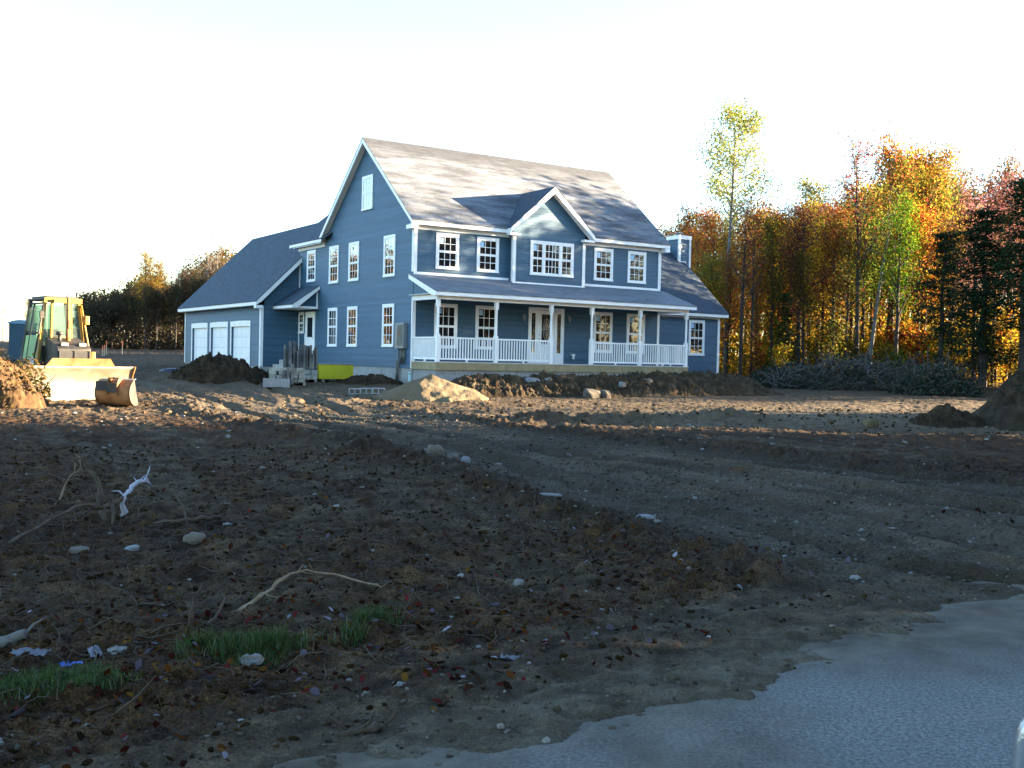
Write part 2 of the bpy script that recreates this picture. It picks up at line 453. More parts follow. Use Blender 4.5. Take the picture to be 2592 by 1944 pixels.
def palette_leaf(name, stops, transl=.3):
    """many colours among the pieces of one mesh (fallen leaves, mixed woodland)"""
    m, nt, b = new_mat(name)
    ge = nt.nodes.new('ShaderNodeNewGeometry'); rnd = ge.outputs['Random Per Island']
    r = ramp(nt, rnd, stops); r.color_ramp.interpolation = 'CONSTANT'
    hs = nt.nodes.new('ShaderNodeHueSaturation'); nt.links.new(r.outputs[0], hs.inputs['Color'])
    r2 = math_n(nt, 'FRACT', math_n(nt, 'MULTIPLY', rnd, 53.3))
    nt.links.new(math_n(nt, 'MULTIPLY_ADD', r2, .9, .5), hs.inputs['Value'])
    d = nt.nodes.new('ShaderNodeBsdfDiffuse'); t = nt.nodes.new('ShaderNodeBsdfTranslucent')
    nt.links.new(hs.outputs[0], d.inputs[0]); nt.links.new(hs.outputs[0], t.inputs[0])
    mx = nt.nodes.new('ShaderNodeMixShader'); mx.inputs[0].default_value = transl
    nt.links.new(d.outputs[0], mx.inputs[1]); nt.links.new(t.outputs[0], mx.inputs[2])
    nt.links.new(mx.outputs[0], nt.nodes['Material Output'].inputs[0])
    return m
M['fallen'] = palette_leaf('fallen leaves', [(0, (.034, .009, .006)), (.22, (.024, .011, .008)), (.42, (.06, .022, .006)), (.56, (.022, .014, .008)),
                                             (.70, (.065, .052, .062)), (.84, (.09, .045, .010)), (.90, (.085, .014, .014)), (.965, (.17, .16, .19))], .15)
M['woods'] = palette_leaf('mixed woodland leaves', [(0, (.05, .05, .015)), (.25, (.10, .05, .015)), (.5, (.18, .07, .012)), (.75, (.06, .07, .015)), (.92, (.22, .12, .015))], .45)
M['pebbles'] = palette_leaf('grey gravel', [(0, (.048, .041, .031)), (.3, (.068, .059, .046)), (.55, (.098, .09, .074)), (.8, (.052, .041, .028)), (.965, (.14, .135, .12))], 0)
M['clods'] = palette_leaf('dark soil crumbs', [(0, (.021, .0125, .0060)), (.4, (.027, .0168, .0082)), (.75, (.033, .0215, .0108)), (.98, (.05, .038, .024))], 0)
M['tanclods'] = palette_leaf('tan soil crumbs', [(0, (.045, .034, .021)), (.4, (.07, .053, .034)), (.75, (.03, .022, .015)), (.95, (.11, .088, .06))], 0)
M['grass'] = palette_leaf('frosty grass', [(0, (.038, .078, .018)), (.3, (.065, .105, .028)), (.5, (.026, .046, .014)), (.66, (.10, .13, .085)), (.84, (.11, .095, .04))], .3)
M['weeds'] = palette_leaf('brown weeds', [(0, (.06, .045, .015)), (.3, (.035, .045, .012)), (.6, (.10, .058, .02)), (.85, (.05, .022, .01))], .3)
M['brushleaf'] = palette_leaf('dull brush leaves', [(0, (.03, .05, .035)), (.35, (.05, .06, .055)), (.65, (.022, .045, .02)), (.85, (.09, .09, .085))], .2)

M['golden'] = palette_leaf('golden undergrowth leaves', [(0, (.28, .18, .014)), (.25, (.13, .115, .014)), (.5, (.30, .13, .014)), (.72, (.16, .15, .018)), (.9, (.19, .06, .018))], .55)
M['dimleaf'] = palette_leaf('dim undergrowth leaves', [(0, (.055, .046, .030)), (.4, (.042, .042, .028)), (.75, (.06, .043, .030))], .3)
def ground_mat():
    m, nt, b = new_mat('bare building plot soil')
    v = geop(nt)
    at = nt.nodes.new('ShaderNodeVertexColor'); at.layer_name = 'zones'
    sp = nt.nodes.new('ShaderNodeSeparateColor'); nt.links.new(at.outputs[0], sp.inputs[0])
    big = noise_n(nt, v, .55, 6, .6); mid = noise_n(nt, v, 3.2, 7, .65); fine = noise_n(nt, v, 28, 5, .7)
    soil = ramp(nt, mid.outputs[0], [(.30, (.0110, .0046, .0011)), (.5, (.0290, .0128, .0032)), (.70, (.076, .038, .0108))]).outputs[0]
    soil = mixc(nt, ramp(nt, big.outputs[0], [(.45, (0, 0, 0)), (.75, (.45,) * 3)]).outputs[0], soil, (.042, .0225, .0085))
    vf = noise_n(nt, v, 70, 4, .7)
    soil = mixc(nt, 1.0, soil, ramp(nt, vf.outputs[0], [(.32, (.35,) * 3), (.5, (.95,) * 3), (.66, (1.9,) * 3)]).outputs[0], 'MULTIPLY')
    gr = ramp(nt, fine.outputs[0], [(.33, (.028, .0215, .0135)), (.5, (.070, .0575, .040)), (.66, (.145, .125, .095))]).outputs[0]
    gr = mixc(nt, ramp(nt, mid.outputs[0], [(.4, (0, 0, 0)), (.68, (.7,) * 3)]).outputs[0], gr, (.044, .032, .019))
    sand = ramp(nt, mid.outputs[0], [(.3, (.078, .060, .038)), (.7, (.165, .134, .090))]).outputs[0]
    dust = ramp(nt, mid.outputs[0], [(.32, (.026, .0185, .0105)), (.5, (.062, .049, .031)), (.68, (.110, .093, .066))]).outputs[0]
    c = mixc(nt, sp.outputs[0], soil, gr)
    c = mixc(nt, sp.outputs[1], c, sand)
    c = mixc(nt, sp.outputs[2], c, dust)
    c = mixc(nt, 1.0, c, ramp(nt, vf.outputs[0], [(.30, (.62,) * 3), (.5, (.97,) * 3), (.68, (1.5,) * 3)]).outputs[0], 'MULTIPLY')
    c = mixc(nt, at.outputs[1], c, mixc(nt, 1.0, c, (.50, .47, .44), 'MULTIPLY'))      # zones alpha multiplies the soil colour darker
    spk = nt.nodes.new('ShaderNodeTexVoronoi'); spk.inputs['Scale'].default_value = 30; nt.links.new(v, spk.inputs['Vector'])
    f = ramp(nt, spk.outputs['Distance'], [(.08, (.55,) * 3), (.2, (0, 0, 0))]).outputs[0]
    wn_ = math_n(nt, 'MULTIPLY', f, ramp(nt, big.outputs[0], [(.42, (0, 0, 0)), (.6, (1, 1, 1))]).outputs[0])
    c = mixc(nt, math_n(nt, 'MULTIPLY', wn_, .35), c, (.12, .115, .11))
    nt.links.new(c, b.inputs['Base Color']); b.inputs['Roughness'].default_value = .95; b.inputs['Specular IOR Level'].default_value = .15
    h = math_n(nt, 'ADD', fine.outputs[0], math_n(nt, 'MULTIPLY', mid.outputs[0], 1.5))
    bump(nt, b, h, .8, .03)
    return m
M['ground'] = ground_mat()
def dirt_mat(name, lo, mi, hi, sc=3.5):
    m, nt, b = new_mat(name)
    v = geop(nt); mid = noise_n(nt, v, sc, 7, .65); fine = noise_n(nt, v, 30, 5, .7)
    c = ramp(nt, mid.outputs[0], [(.28, lo), (.5, mi), (.75, hi)]).outputs[0]
    nt.links.new(c, b.inputs['Base Color']); b.inputs['Roughness'].default_value = .95; b.inputs['Specular IOR Level'].default_value = .15
    h = math_n(nt, 'ADD', fine.outputs[0], math_n(nt, 'MULTIPLY', mid.outputs[0], 2))
    bump(nt, b, h, .8, .03)
    return m
M['darkdirt'] = dirt_mat('dark topsoil', (.014, .009, .005), (.030, .020, .011), (.068, .048, .028))
M['berm'] = dirt_mat('dug dirt', (.018, .012, .0065), (.042, .029, .016), (.105, .078, .048), 3.2)
M['sand'] = dirt_mat('masonry sand', (.10, .075, .045), (.13, .10, .06), (.16, .125, .08), 2.0)
M['tandirt'] = dirt_mat('tan dirt with roots', (.028, .016, .008), (.062, .036, .017), (.12, .074, .036), 4)
def asphalt():
    m, nt, b = new_mat('worn asphalt')
    v = geop(nt); big = noise_n(nt, v, .8, 5, .6); fine = noise_n(nt, v, 48, 5, .85); mid = noise_n(nt, v, 6, 6, .65)
    c = ramp(nt, fine.outputs[0], [(.38, (.040, .041, .039)), (.5, (.115, .117, .112)), (.60, (.21, .213, .204))]).outputs[0]
    vo = nt.nodes.new('ShaderNodeTexVoronoi'); vo.inputs['Scale'].default_value = 38; nt.links.new(v, vo.inputs['Vector'])
    c = mixc(nt, ramp(nt, vo.outputs['Distance'], [(.06, (.7,) * 3), (.13, (0, 0, 0))]).outputs[0], c, (.035, .036, .037))
    at = nt.nodes.new('ShaderNodeVertexColor'); at.layer_name = 'zones'
    sp = nt.nodes.new('ShaderNodeSeparateColor'); nt.links.new(at.outputs[0], sp.inputs[0])
    md = noise_n(nt, v, 3.2, 7, .65)
    c = mixc(nt, sp.outputs[2], c, ramp(nt, md.outputs[0], [(.32, (.026, .0185, .0105)), (.5, (.062, .049, .031)), (.68, (.110, .093, .066))]).outputs[0])
    c = mixc(nt, ramp(nt, big.outputs[0], [(.4, (0, 0, 0)), (.66, (.75,) * 3)]).outputs[0], c, mixc(nt, .5, c, (.06, .061, .06)))
    nt.links.new(c, b.inputs['Base Color']); b.inputs['Roughness'].default_value = .85; b.inputs['Specular IOR Level'].default_value = .25
    bump(nt, b, fine.outputs[0], .18, .006)
    return m
M['asphalt'] = asphalt()

def zones(me, V):
    x, y = V[:, 0], V[:, 1]
    td = track_d(x, y) + .5 * fbm(x, y, 1.4, 4, 5)
    tm = sstep(-1.1, .9, td) * (1 - .75 * sstep(27, 34, y)) * np.clip(.72 + .55 * fbm(td * 3.2, y * .16, 1, 4, 101) + .3 * fbm(x, y, 1.0, 4, 102), .12, 1)
    sd = sstep(24.5, 28.5, y + 1.6 * fbm(x, y, 4, 4, 91)) * sstep(-4.5, 0, x + 3 * fbm(x, y, 5, 3, 92)) * (.6 + .35 * fbm(x, y, 3, 4, 93))
    sd = np.maximum(sd, (.5 + .35 * fbm(x, y, 2.5, 4, 96)) * sstep(23.5, 27, y + 1.5 * fbm(x, y, 3, 3, 97)))
    sd = sd * (1 - .65 * sstep(33, 42, y))
    s = road_s(x, y)
    du = (1 - sstep(.55, 1.35, s + .5 * fbm(x, y, 1.2, 4, 8))) * np.clip(.62 + .75 * fbm(x, y, 1.3, 4, 94) - .35 * np.exp(-((s - .55 + .3 * fbm(x, y, 1.5, 3, 98)) / .35) ** 2) + .5 * (1 - sstep(-.3, .5, s)), .1, 1)
    du = np.maximum(du, .35 * sstep(.1, .6, fbm(x, y, 2.2, 4, 95)) * (1 - sstep(18, 24, y)))
    strk = sstep(.05, .45, fbm(td * 1.5, y * .14, 1, 3, 113) + .25 * fbm(x, y, .8, 3, 119)) * sstep(-7, -5, td) * (1 - sstep(-1.2, -.6, td)) * sstep(8, 11, y) * (1 - sstep(22, 26, y))
    du = np.maximum(du, .5 * strk)
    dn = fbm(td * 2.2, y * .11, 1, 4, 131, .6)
    darken = .85 * np.exp(-((td - .15) / .75) ** 2) * (1 - sstep(24, 29, y)) * sstep(7.5, 9.5, y)  # darkens the soil colour along drive edges, in ruts and in patches
    darken = np.maximum(darken, sstep(-.05, .30, dn) * sstep(-.2, .6, td) * (1 - sstep(24, 30, y)))
    darken = np.maximum(darken, .9 * (np.exp(-((td - 1.0) / .2) ** 2) + np.exp(-((td - 2.5) / .22) ** 2)) * (1 - sstep(24, 30, y)))
    darken = np.maximum(darken, .75 * sstep(.08, .45, fbm(x, y, 2.6, 4, 133)) * sstep(.6, 1.6, s) * (1 - sstep(24, 28, y)))
    darken = np.maximum(darken, .7 * sstep(.0, .4, fbm(s * 2.4, (x * RD[0] + y * RD[1]) * .25, 1, 4, 135)) * (1 - sstep(1.0, 1.8, s)))
    c = np.stack([np.clip(tm, 0, 1), np.clip(sd, 0, 1), np.clip(du, 0, 1), np.clip(darken, 0, 1)], 1).astype(np.float32)
    a = me.color_attributes.new('zones', 'FLOAT_COLOR', 'POINT')
    a.data.foreach_set('color', c.ravel())

# ------------------------------------------------------------------ ground and road
def polar_sheet():
    fa = np.linspace(R(-31), R(31), 860)
    ca = np.concatenate([np.linspace(R(-180), R(-34), 40), np.linspace(R(34), R(180), 40)[:-1]])
    ang = np.sort(np.concatenate([fa, ca]))
    r = np.concatenate([np.linspace(.4, 2.6, 6), np.geomspace(2.9, 62, 700), np.geomspace(66, 900, 40)])
    A, RR = np.meshgrid(ang, r)
    x = RR * np.sin(A); y = RR * np.cos(A)
    z = ground(x.ravel(), y.ravel())
    V = np.stack([x.ravel(), y.ravel(), z], 1)
    na, nr = len(ang), len(r)
    i = np.arange(na * nr).reshape(nr, na)
    j = np.roll(i, -1, axis=1)
    F = np.stack([i[:-1], j[:-1], j[1:], i[1:]], -1).reshape(-1, 4)[:, ::-1]
    V = np.vstack([V, [[0, 0, float(z[0])]]])
    T = np.stack([np.full(na, len(V) - 1), j[0], i[0]], 1)[:, ::-1]
    me = mesh_np('ground', V, [F, T], True)
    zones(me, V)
    o = link_mesh('ground', me, M['ground'])
    return tag(o, 'dark churned bare soil of the building plot with a gravel drive', 'ground', kind='structure')
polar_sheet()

def road_sheet():
    u = np.concatenate([np.linspace(-120, -6, 30), np.linspace(-5.9, 16, 360), np.linspace(16.5, 160, 40)])
    s = np.concatenate([np.linspace(.9, -1.5, 110), np.linspace(-1.6, -7.3, 40)])
    U_, S_ = np.meshgrid(u, s)
    x = RE[0] + RD[0] * U_ + RN[0] * S_; y = RE[1] + RD[1] * U_ + RN[1] * S_
    x = x.ravel(); y = y.ravel()
    z = .004 * fbm(x, y, .9, 3, 301) - .07 * sstep(-.25, .5, S_.ravel() + .5 * fbm(x, y, .9, 5, 303, .6)) + base(x, y) * sstep(13, 60, y)
    V = np.stack([x, y, z], 1)
    i = np.arange(len(x)).reshape(len(s), len(u))
    F = np.stack([i[:-1, :-1], i[1:, :-1], i[1:, 1:], i[:-1, 1:]], -1).reshape(-1, 4)
    me = mesh_np('road', V, F, True)
    c = np.zeros((len(x), 4), np.float32); c[:, 3] = 1
    c[:, 2] = np.clip(sstep(-1.5, -.05, S_.ravel() + .9 * fbm(x, y, 1.3, 5, 8) + .2 * fbm(x, y, .3, 3, 9)), 0, 1)
    a = me.color_attributes.new('zones', 'FLOAT_COLOR', 'POINT'); a.data.foreach_set('color', c.ravel())
    o = link_mesh('road', me, M['asphalt'])
    tag(o, 'worn grey asphalt road with a dusty ragged edge', 'road', kind='structure')
road_sheet()

# ------------------------------------------------------------------ the house (local frame: X along the front, Y back, Z up from the porch deck)
HZ = 1.437
house = empty('house', (-3.734, 39.075, HZ), 0.569,
              'large two storey blue clapboard house with white trim, full front porch and attached garage', 'house')
W, D, YG = 11.86, 8.333, 11.43
EX, EY, ZE, ZR = 0.268, 0.303, 5.214, 8.884
SL = (ZR - ZE) / (D / 2 + EY)
ZB = -1.0            # bottom of foundations, below the soil
SIDE = M['siding']; TRIM = M['trim']
def part(mb, name, mat, parent=None, bevel=0): return mb.build(name, mat, parent if parent is not None else house, bevel)

# --- walls
def zroof(y): return ZE + SL * (y + EY) if y <= D / 2 else ZE + SL * (D + EY - y)
mb = MB()       # left gable wall with the rear wing in one plane
mb.prism([(0, 0, -.284), (0, YG, -.284), (0, YG, 5.0), (0, D + .02, 5.0), (0, D, zroof(D) - .22), (0, D / 2, ZR - .22), (0, 0, zroof(0) - .22)][::-1], (.15, 0, 0))
part(mb, 'wall', SIDE)['label'] = 'blue gable end wall'
mb = MB(); mb.box(.15, W, 0, .15, -.06, 5.02); part(mb, 'wall', SIDE)['label'] = 'blue front wall above and behind the porch'
mb = MB(); mb.prism([(W, .15, -.284), (W, D, -.284), (W, D, zroof(D) - .22), (W, D / 2, ZR - .22), (W, .15, zroof(.15) - .22)], (-.15, 0, 0)); part(mb, 'wall', SIDE)
mb = MB(); mb.box(.15, W - .15, D - .15, D, -.284, 5.0); mb.box(.15, 7.6, YG - .15, YG - .003, -.284, 5.0); part(mb, 'wall', SIDE)
# --- foundation
mb = MB(); mb.box(.03, W - .03, .03, YG, ZB, -.284); part(mb, 'foundation', M['concrete'])

# --- main roof
xl, xr = -EX, W + EX
mb = MB()
zn = ZE + SL * (.03)
mb.slab([(xl, -EY - .03, ZE - .025), (4.0, -EY - .03, ZE - .025), (4.0, -.20, ZE + SL * (EY - .20)), (7.75, -.20, ZE + SL * (EY - .20)), (7.75, -EY - .03, ZE - .025), (xr, -EY - .03, ZE - .025), (xr, D / 2, ZR), (xl, D / 2, ZR)], .03, (1, 0, 0), (0, 1 / math.cos(math.atan(SL)), 0))
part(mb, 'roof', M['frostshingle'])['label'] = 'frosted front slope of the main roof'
mb = MB()
mb.slab([(xr, D + EY + .03, ZE - .025), (xl, D + EY + .03, ZE - .025), (xl, D / 2, ZR), (xr, D / 2, ZR)], .03, (1, 0, 0), (0, 1 / math.cos(math.atan(SL)), 0))
part(mb, 'roof', M['shingle'])
mb = MB()   # white eave boards and rakes under the shingles
t0, t1 = .034, .20
for xa, xb in ((xl + .012, xl + .05), (xr - .05, xr - .012)):
    for (ya, yb) in ((-EY, D / 2), (D / 2, D + EY)):
        za = ZE if ya < 0 else ZR; zb = ZR if ya < 0 else ZE
        mb.prism([(xa, ya, za - t0), (xa, yb, zb - t0), (xa, yb, zb - t0 - .22), (xa, ya, za - t0 - .17)], (xb - xa, 0, 0))
mb.box(xl + .052, 3.90, -EY, -EY + .03, ZE - t1, ZE - t0); mb.box(7.85, xr - .052, -EY, -EY + .03, ZE - t1, ZE - t0)
mb.box(xl + .052, xr - .052, D + EY - .03, D + EY, ZE - t1, ZE - t0)
mb.box(xl + .012, -.002, -EY, .16, ZE - .36, ZE - .21)          # boxed eave ends
mb.box(W + .002, xr - .012, -EY, .16, ZE - .36, ZE - .21)
part(mb, 'eave_trim', TRIM)
mb = MB(); mb.box(xl + .05, 4.14, -EY + .03, 0, ZE - .19, ZE - .17); part(mb, 'soffit', M['soffit'])
mb = MB(); mb.box(7.61, xr - .05, -EY + .03, 0, ZE - .19, ZE - .17); part(mb, 'soffit', M['soffit'])
for xa, xb in ((xl + .05, -.001), (W + .001, xr - .05)):
    for (ya, yb) in ((-EY + .03, D / 2), (D / 2, D + EY - .03)):
        za, zb = zroof(max(ya, -EY)), zroof(yb)
        mb = MB(); mb.prism([(xa, ya, za - .19), (xa, yb, zb - .19), (xa, yb, zb - .21), (xa, ya, za - .21)], (xb - xa, 0, 0)); part(mb, 'soffit', M['soffit'])

# --- rear wing roof (ridge runs back), its eave continues the gable's eave line
wy0, wy1 = D - .5, 12.09
rx, rzz = 3.6, ZE + SL * (3.6 + EX)
mb = MB()
for sgn in (0, 1):
    xa = -EX - .02 if sgn == 0 else 2 * rx + EX + .02
    P = [(xa, wy1, ZE - .016), (xa, wy0, ZE - .016), (rx, wy0 - 3.2, rzz), (rx, wy1, rzz)]
    if sgn: P = P[::-1]
    mb.slab(P, .03, (0, 1, 0), (1 / math.cos(math.atan(SL)), 0, 0))
part(mb, 'roof', M['shingle'])['label'] = 'dark rear wing roof beyond the gable'
mb = MB()
mb.box(-EX, -EX + .03, D + EY - .35, wy1, ZE - .17, ZE - .045)
mb.prism([(-EX, wy1 - .02, ZE - .05), (rx, wy1 - .02, rzz - .05), (rx, wy1 - .02, rzz - .22), (-EX, wy1 - .02, ZE - .19)], (0, -.03, 0))
part(mb, 'eave_trim', TRIM)
mb = MB(); mb.box(-EX + .03, 0, D + .03, YG + .3, ZE - .22, ZE - .19); mb.box(-.04, 0, D + .1, YG + .1, ZE - .36, ZE - .225); part(mb, 'soffit', M['soffit'])
mb = MB(); mb.prism([(.15, YG, 5.0), (7.05, YG, 5.0), (rx, YG, rzz - .25)], (0, -.12, 0)); part(mb, 'wall', SIDE)

# --- corner boards
def corner_board(x0, x1, y0, y1, z0, z1, name='corner_board'):
    mb = MB(); mb.box(x0, x1, y0, y1, z0, z1); return part(mb, name, TRIM)
corner_board(-.018, .13, -.022, .0, 3.30, 5.0)
corner_board(-.022, -.001, .0, .12, 3.30, 4.85)
corner_board(-.016, .12, -.018, -.001, .0, 2.36)
corner_board(-.020, -.001, .0, .06, -.284, 2.36)
corner_board(W - .13, W + .018, -.022, -.001, 3.30, 5.0)
corner_board(W - .10, W + .018, -.018, -.001, 0, 2.36)
corner_board(-.022, -.001, YG - .10, YG - .004, 2.2, 4.4)
for bx in ((.0, 4.15, -.024, -.003, 3.20, 3.30), (7.60, W, -.024, -.003, 3.20, 3.30), (.13, 4.15, -.021, -.001, 4.88, 5.03), (7.6, W - .13, -.021, -.001, 4.88, 5.03)):
    mb = MB(); mb.box(*bx); part(mb, 'trim_band', TRIM)

# --- cross gable over the front door
bl, br, bpx, bzp, bze, bov = 4.151, 7.60, 5.876, 6.984, 5.225, .6
bs = (bzp - bze) / (bpx - (bl - .293))
mb = MB()
mb.prism([(bl, -.3, 3.06), (br, -.3, 3.06), (br, -.3, bzp - bs * (br - bpx) - .2), (bpx, -.3, bzp - .2), (bl, -.3, bzp - bs * (bpx - bl) - .2)], (0, .295, 0))
part(mb, 'wall', SIDE)['label'] = 'blue front of the projecting cross gable'
yv = lambda z: (z - ZE) / SL - EY
for sgn in (-1, 1):
    xe = bpx + sgn * (bpx - bl + .31)
    P = [(xe, -bov, bze - .012), (bpx, -bov, bzp), (bpx, yv(bzp) + .03, bzp), (xe, yv(bze) + .0, bze - .012)]
    if sgn > 0: P = P[::-1]
    mb = MB(); mb.slab(P, .03, (0, 1, 0), (1 / math.cos(math.atan(bs)), 0, 0))
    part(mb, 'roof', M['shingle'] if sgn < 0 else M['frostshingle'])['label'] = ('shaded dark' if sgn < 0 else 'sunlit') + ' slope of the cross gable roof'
mb = MB()
for sgn in (-1, 1):
    xe = bpx + sgn * (bpx - bl + .293)
    mb.prism([(bpx, -bov + .012, bzp - .034), (bpx, -bov + .012, bzp - .27), (xe, -bov + .012, bze - .22), (xe, -bov + .012, bze - .034)], (0, .035, 0))
    xa, xb = sorted((xe, xe - sgn * .5))
    mb.box(xa, xb, -bov + .052, -.302, bze - .30, bze - .21)
    mb.box(min(xe, xe - sgn * .03), max(xe, xe - sgn * .03), -bov + .05, -EY - .002, bze - .205, bze - .035)
    mb.prism([(xe - sgn * .031, -bov + .05, bze - .19), (bpx, -bov + .05, bzp - .20), (bpx, -bov + .05, bzp - .22), (xe - sgn * .031, -bov + .05, bze - .21)], (0, bov - .354, 0))
part(mb, 'eave_trim', TRIM)
for x0, x1 in ((bl - .018, bl + .12), (br - .12, br + .018)): corner_board(x0, x1, -.322, -.301, 3.16, 5.0)
corner_board(bl - .020, bl - .001, -.30, -.20, 3.16, 5.0)
mb = MB(); mb.box(bl - .018, br + .018, -.326, -.303, 3.06, 3.16); part(mb, 'trim_band', TRIM)

# --- windows
def window(O, ux, n, ww, hh, cols=3, glass=None, split=.5, sticker=True, name='window', lights=1):
    """double hung window: casing and sashes with muntins; its glass is a child"""
    O = Vector(O); ux = Vector(ux); n = Vector(n); up = Vector((0, 0, 1))
    P = lambda p: O + ux * p[0] + up * p[2] + n * p[1]
    c = .095
    mb = MB()
    mb.box(0, ww, .0, .030, hh - c, hh, P); mb.box(-.01, ww + .01, .0, .045, 0, c * .8, P)
    mb.box(0, c, 0, .029, c * .8, hh - c, P); mb.box(ww - c, ww, 0, .029, c * .8, hh - c, P)
    lx = [(c, ww - c)]
    if lights == 3:
        a = (ww - 2 * c - .16) * .29; q = (ww - 2 * c - .16) - 2 * a
        lx = [(c, c + a), (c + a + .08, c + a + .08 + q), (ww - c - a, ww - c)]
        for x in (c + a, ww - c - a - .08): mb.box(x, x + .08, 0, .028, c * .8, hh - c, P)
    gm = MB(); st = MB()
    z0, z1 = c * .8, hh - c; zm = z0 + (z1 - z0) * split
    for li, (x0, x1) in enumerate(lx):
        nc = cols if lights == 1 else (4 if li == 1 else 2)
        for (a, b_, d) in ((zm, z1, .018), (z0, zm, .010)):
            s = .042
            mb.box(x0, x1, 0, d + .006, a, a + s, P); mb.box(x0, x1, 0, d + .006, b_ - s, b_, P)
            mb.box(x0, x0 + s, 0, d + .006, a + s, b_ - s, P); mb.box(x1 - s, x1, 0, d + .006, a + s, b_ - s, P)
            for k in range(1, nc):
                x = x0 + s + (x1 - x0 - 2 * s) * k / nc
                mb.box(x - .011, x + .011, 0, d + .002, a + s, b_ - s, P)
            zz = (a + b_) / 2
            mb.box(x0 + s, x1 - s, 0, d + .001, zz - .011, zz + .011, P)
            gm.quad([P((x0 + s * .5, d - .004, a + s * .5)), P((x1 - s * .5, d - .004, a + s * .5)), P((x1 - s * .5, d - .004, b_ - s * .5)), P((x0 + s * .5, d - .004, b_ - s * .5))])
        if sticker and li == 0:
            w1 = (x1 - x0 - 2 * s) / nc
            st.box(x0 + s + .015, x0 + s + w1 * .75, .0145, .0155, z1 - s - .24, z1 - s - .03, P)
    o = part(mb, name, TRIM)
    g = gm.build('glass', glass or M['glass'], o)
    if sticker: st.build('sticker', M['frost_sticker'], o)
    return o
GX, GN = (0, -1, 0), (-1, 0, 0)        # gable end, seen from outside: u runs towards the street
SG = M['sideglass']
ww = 1.007
for y in (1.517, 4.847, 6.917): window((-.001, y + ww, 3.205), GX, GN, ww, 1.604, 3, SG, .47, False)
window((-.001, 9.471 + ww, 3.398), GX, GN, ww, 1.411, 3, SG, .47, False)
window((-.001, 3.637 + ww, 5.997), GX, GN, ww, 1.377, 3, SG, .5, False)
for y in (1.52, 4.888, 6.948): window((-.001, y + ww, .50), GX, GN, ww, 1.665, 3, SG, .52, False)
FX, FN = (1, 0, 0), (0, -1, 0)
fw = .983
for x in (.917, 2.694, 8.292, 10.061): window((x, -.001, 3.461), FX, FN, fw, 1.342)
for x in (.912, 2.70, 8.34, 10.09): window((x, -.001, .49), FX, FN, fw, 1.685)
window((4.949, -.301, 3.464), FX, FN, 2.083, 1.364, lights=3)

# --- front door with sidelights
mb = MB()
x0, x1 = 5.135, 6.852
mb.box(x0, x0 + .09, -.03, -.001, .0, 2.22); mb.box(x1 - .09, x1, -.03, -.001, 0, 2.22); mb.box(x0 + .09, x1 - .09, -.031, -.001, 2.12, 2.22)
mb.box(x0 + .39, x0 + .45, -.028, -.001, 0, 2.12); mb.box(x1 - .45, x1 - .39, -.028, -.001, 0, 2.12)
for a in (x0 + .09, x1 - .39):
    mb.box(a, a + .30, -.016, -.001, 0, .42); mb.box(a, a + .30, -.016, -.001, 2.0, 2.12)
    mb.box(a, a + .06, -.016, -.001, .42, 2.0); mb.box(a + .24, a + .30, -.016, -.001, .42, 2.0)
    mb.box(a + .05, a + .25, -.020, -.016, .08, .34)
dr = part(mb, 'door_surround', TRIM)
for a in (x0 + .15, x1 - .33):
    mb = MB(); mb.quad([(a, -.008, .42), (a + .18, -.008, .42), (a + .18, -.008, 2.0), (a, -.008, 2.0)]); mb.build('sidelight_glass', M['glass'], dr)
    mb = MB()
    for z in (.8, 1.2, 1.6): mb.box(a, a + .18, -.011, -.0085, z, z + .012)
    mb.tube([(a + .09, -.011, .5 + .1 * k) for k in range(15)], [.006 + .01 * (k % 2) for k in range(15)], 5)
    mb.build('leading', M['greymetal'], dr)
mb = MB()
mb.box(x0 + .455, x1 - .455, -.014, -.001, 0, 2.11)
dx0, dx1 = x0 + .455, x1 - .455
mb.box(dx0 + .10, dx0 + .36, -.019, -.014, .1, .6); mb.box(dx1 - .36, dx1 - .10, -.019, -.014, .1, .6)
mb.box(dx0 + .13, dx1 - .13, -.022, -.014, .72, 2.0)
do = part(mb, 'door', TRIM)
mb = MB(); mb.quad([(dx0 + .17, -.0235, .76), (dx1 - .17, -.0235, .76), (dx1 - .17, -.0235, 1.96), (dx0 + .17, -.0235, 1.96)]); mb.build('glass', M['glass'], do)
mb = MB()
cxm = (dx0 + dx1) / 2
for rr_, zc_ in ((.16, 1.36), (.09, 1.36)):
    mb.tube([(cxm + rr_ * math.sin(t), -.026, zc_ + 2.6 * rr_ * math.cos(t)) for t in np.linspace(0, 6.283, 17)], .007, 4)
mb.tube([(dx0 + .19, -.026, 1.36), (dx1 - .19, -.026, 1.36)], .006, 4); mb.tube([(cxm, -.026, .78), (cxm, -.026, 1.94)], .006, 4)
mb.build('leading', M['lamp'], do)
mb = MB(); mb.tube([(dx0 + .07, -.06, .98), (dx0 + .07, -.014, .98)], [.03, .012], 8); mb.build('handle', M['plate'], do)
mb = MB(); mb.tube([(dx0 + .07, -.03, 1.12), (dx0 + .07, -.014, 1.12)], .025, 8); mb.build('lock', M['plate'], do)
mb = MB(); mb.box(7.24, 7.37, -.12, -.001, .34, .40); mb.box(7.27, 7.34, -.12, -.05, .20, .34); part(mb, 'vent', TRIM)
for x in (4.9, 7.1):
    mb = MB(); mb.box(x - .04, x + .04, -.03, -.001, 1.72, 1.95); mb.tube([(x, -.09, 1.66), (x, -.09, 1.9)], [.05, .06], 6); mb.tube([(x, -.03, 1.86), (x, -.09, 1.94)], .012, 5); part(mb, 'wall_lamp', M['plate'])

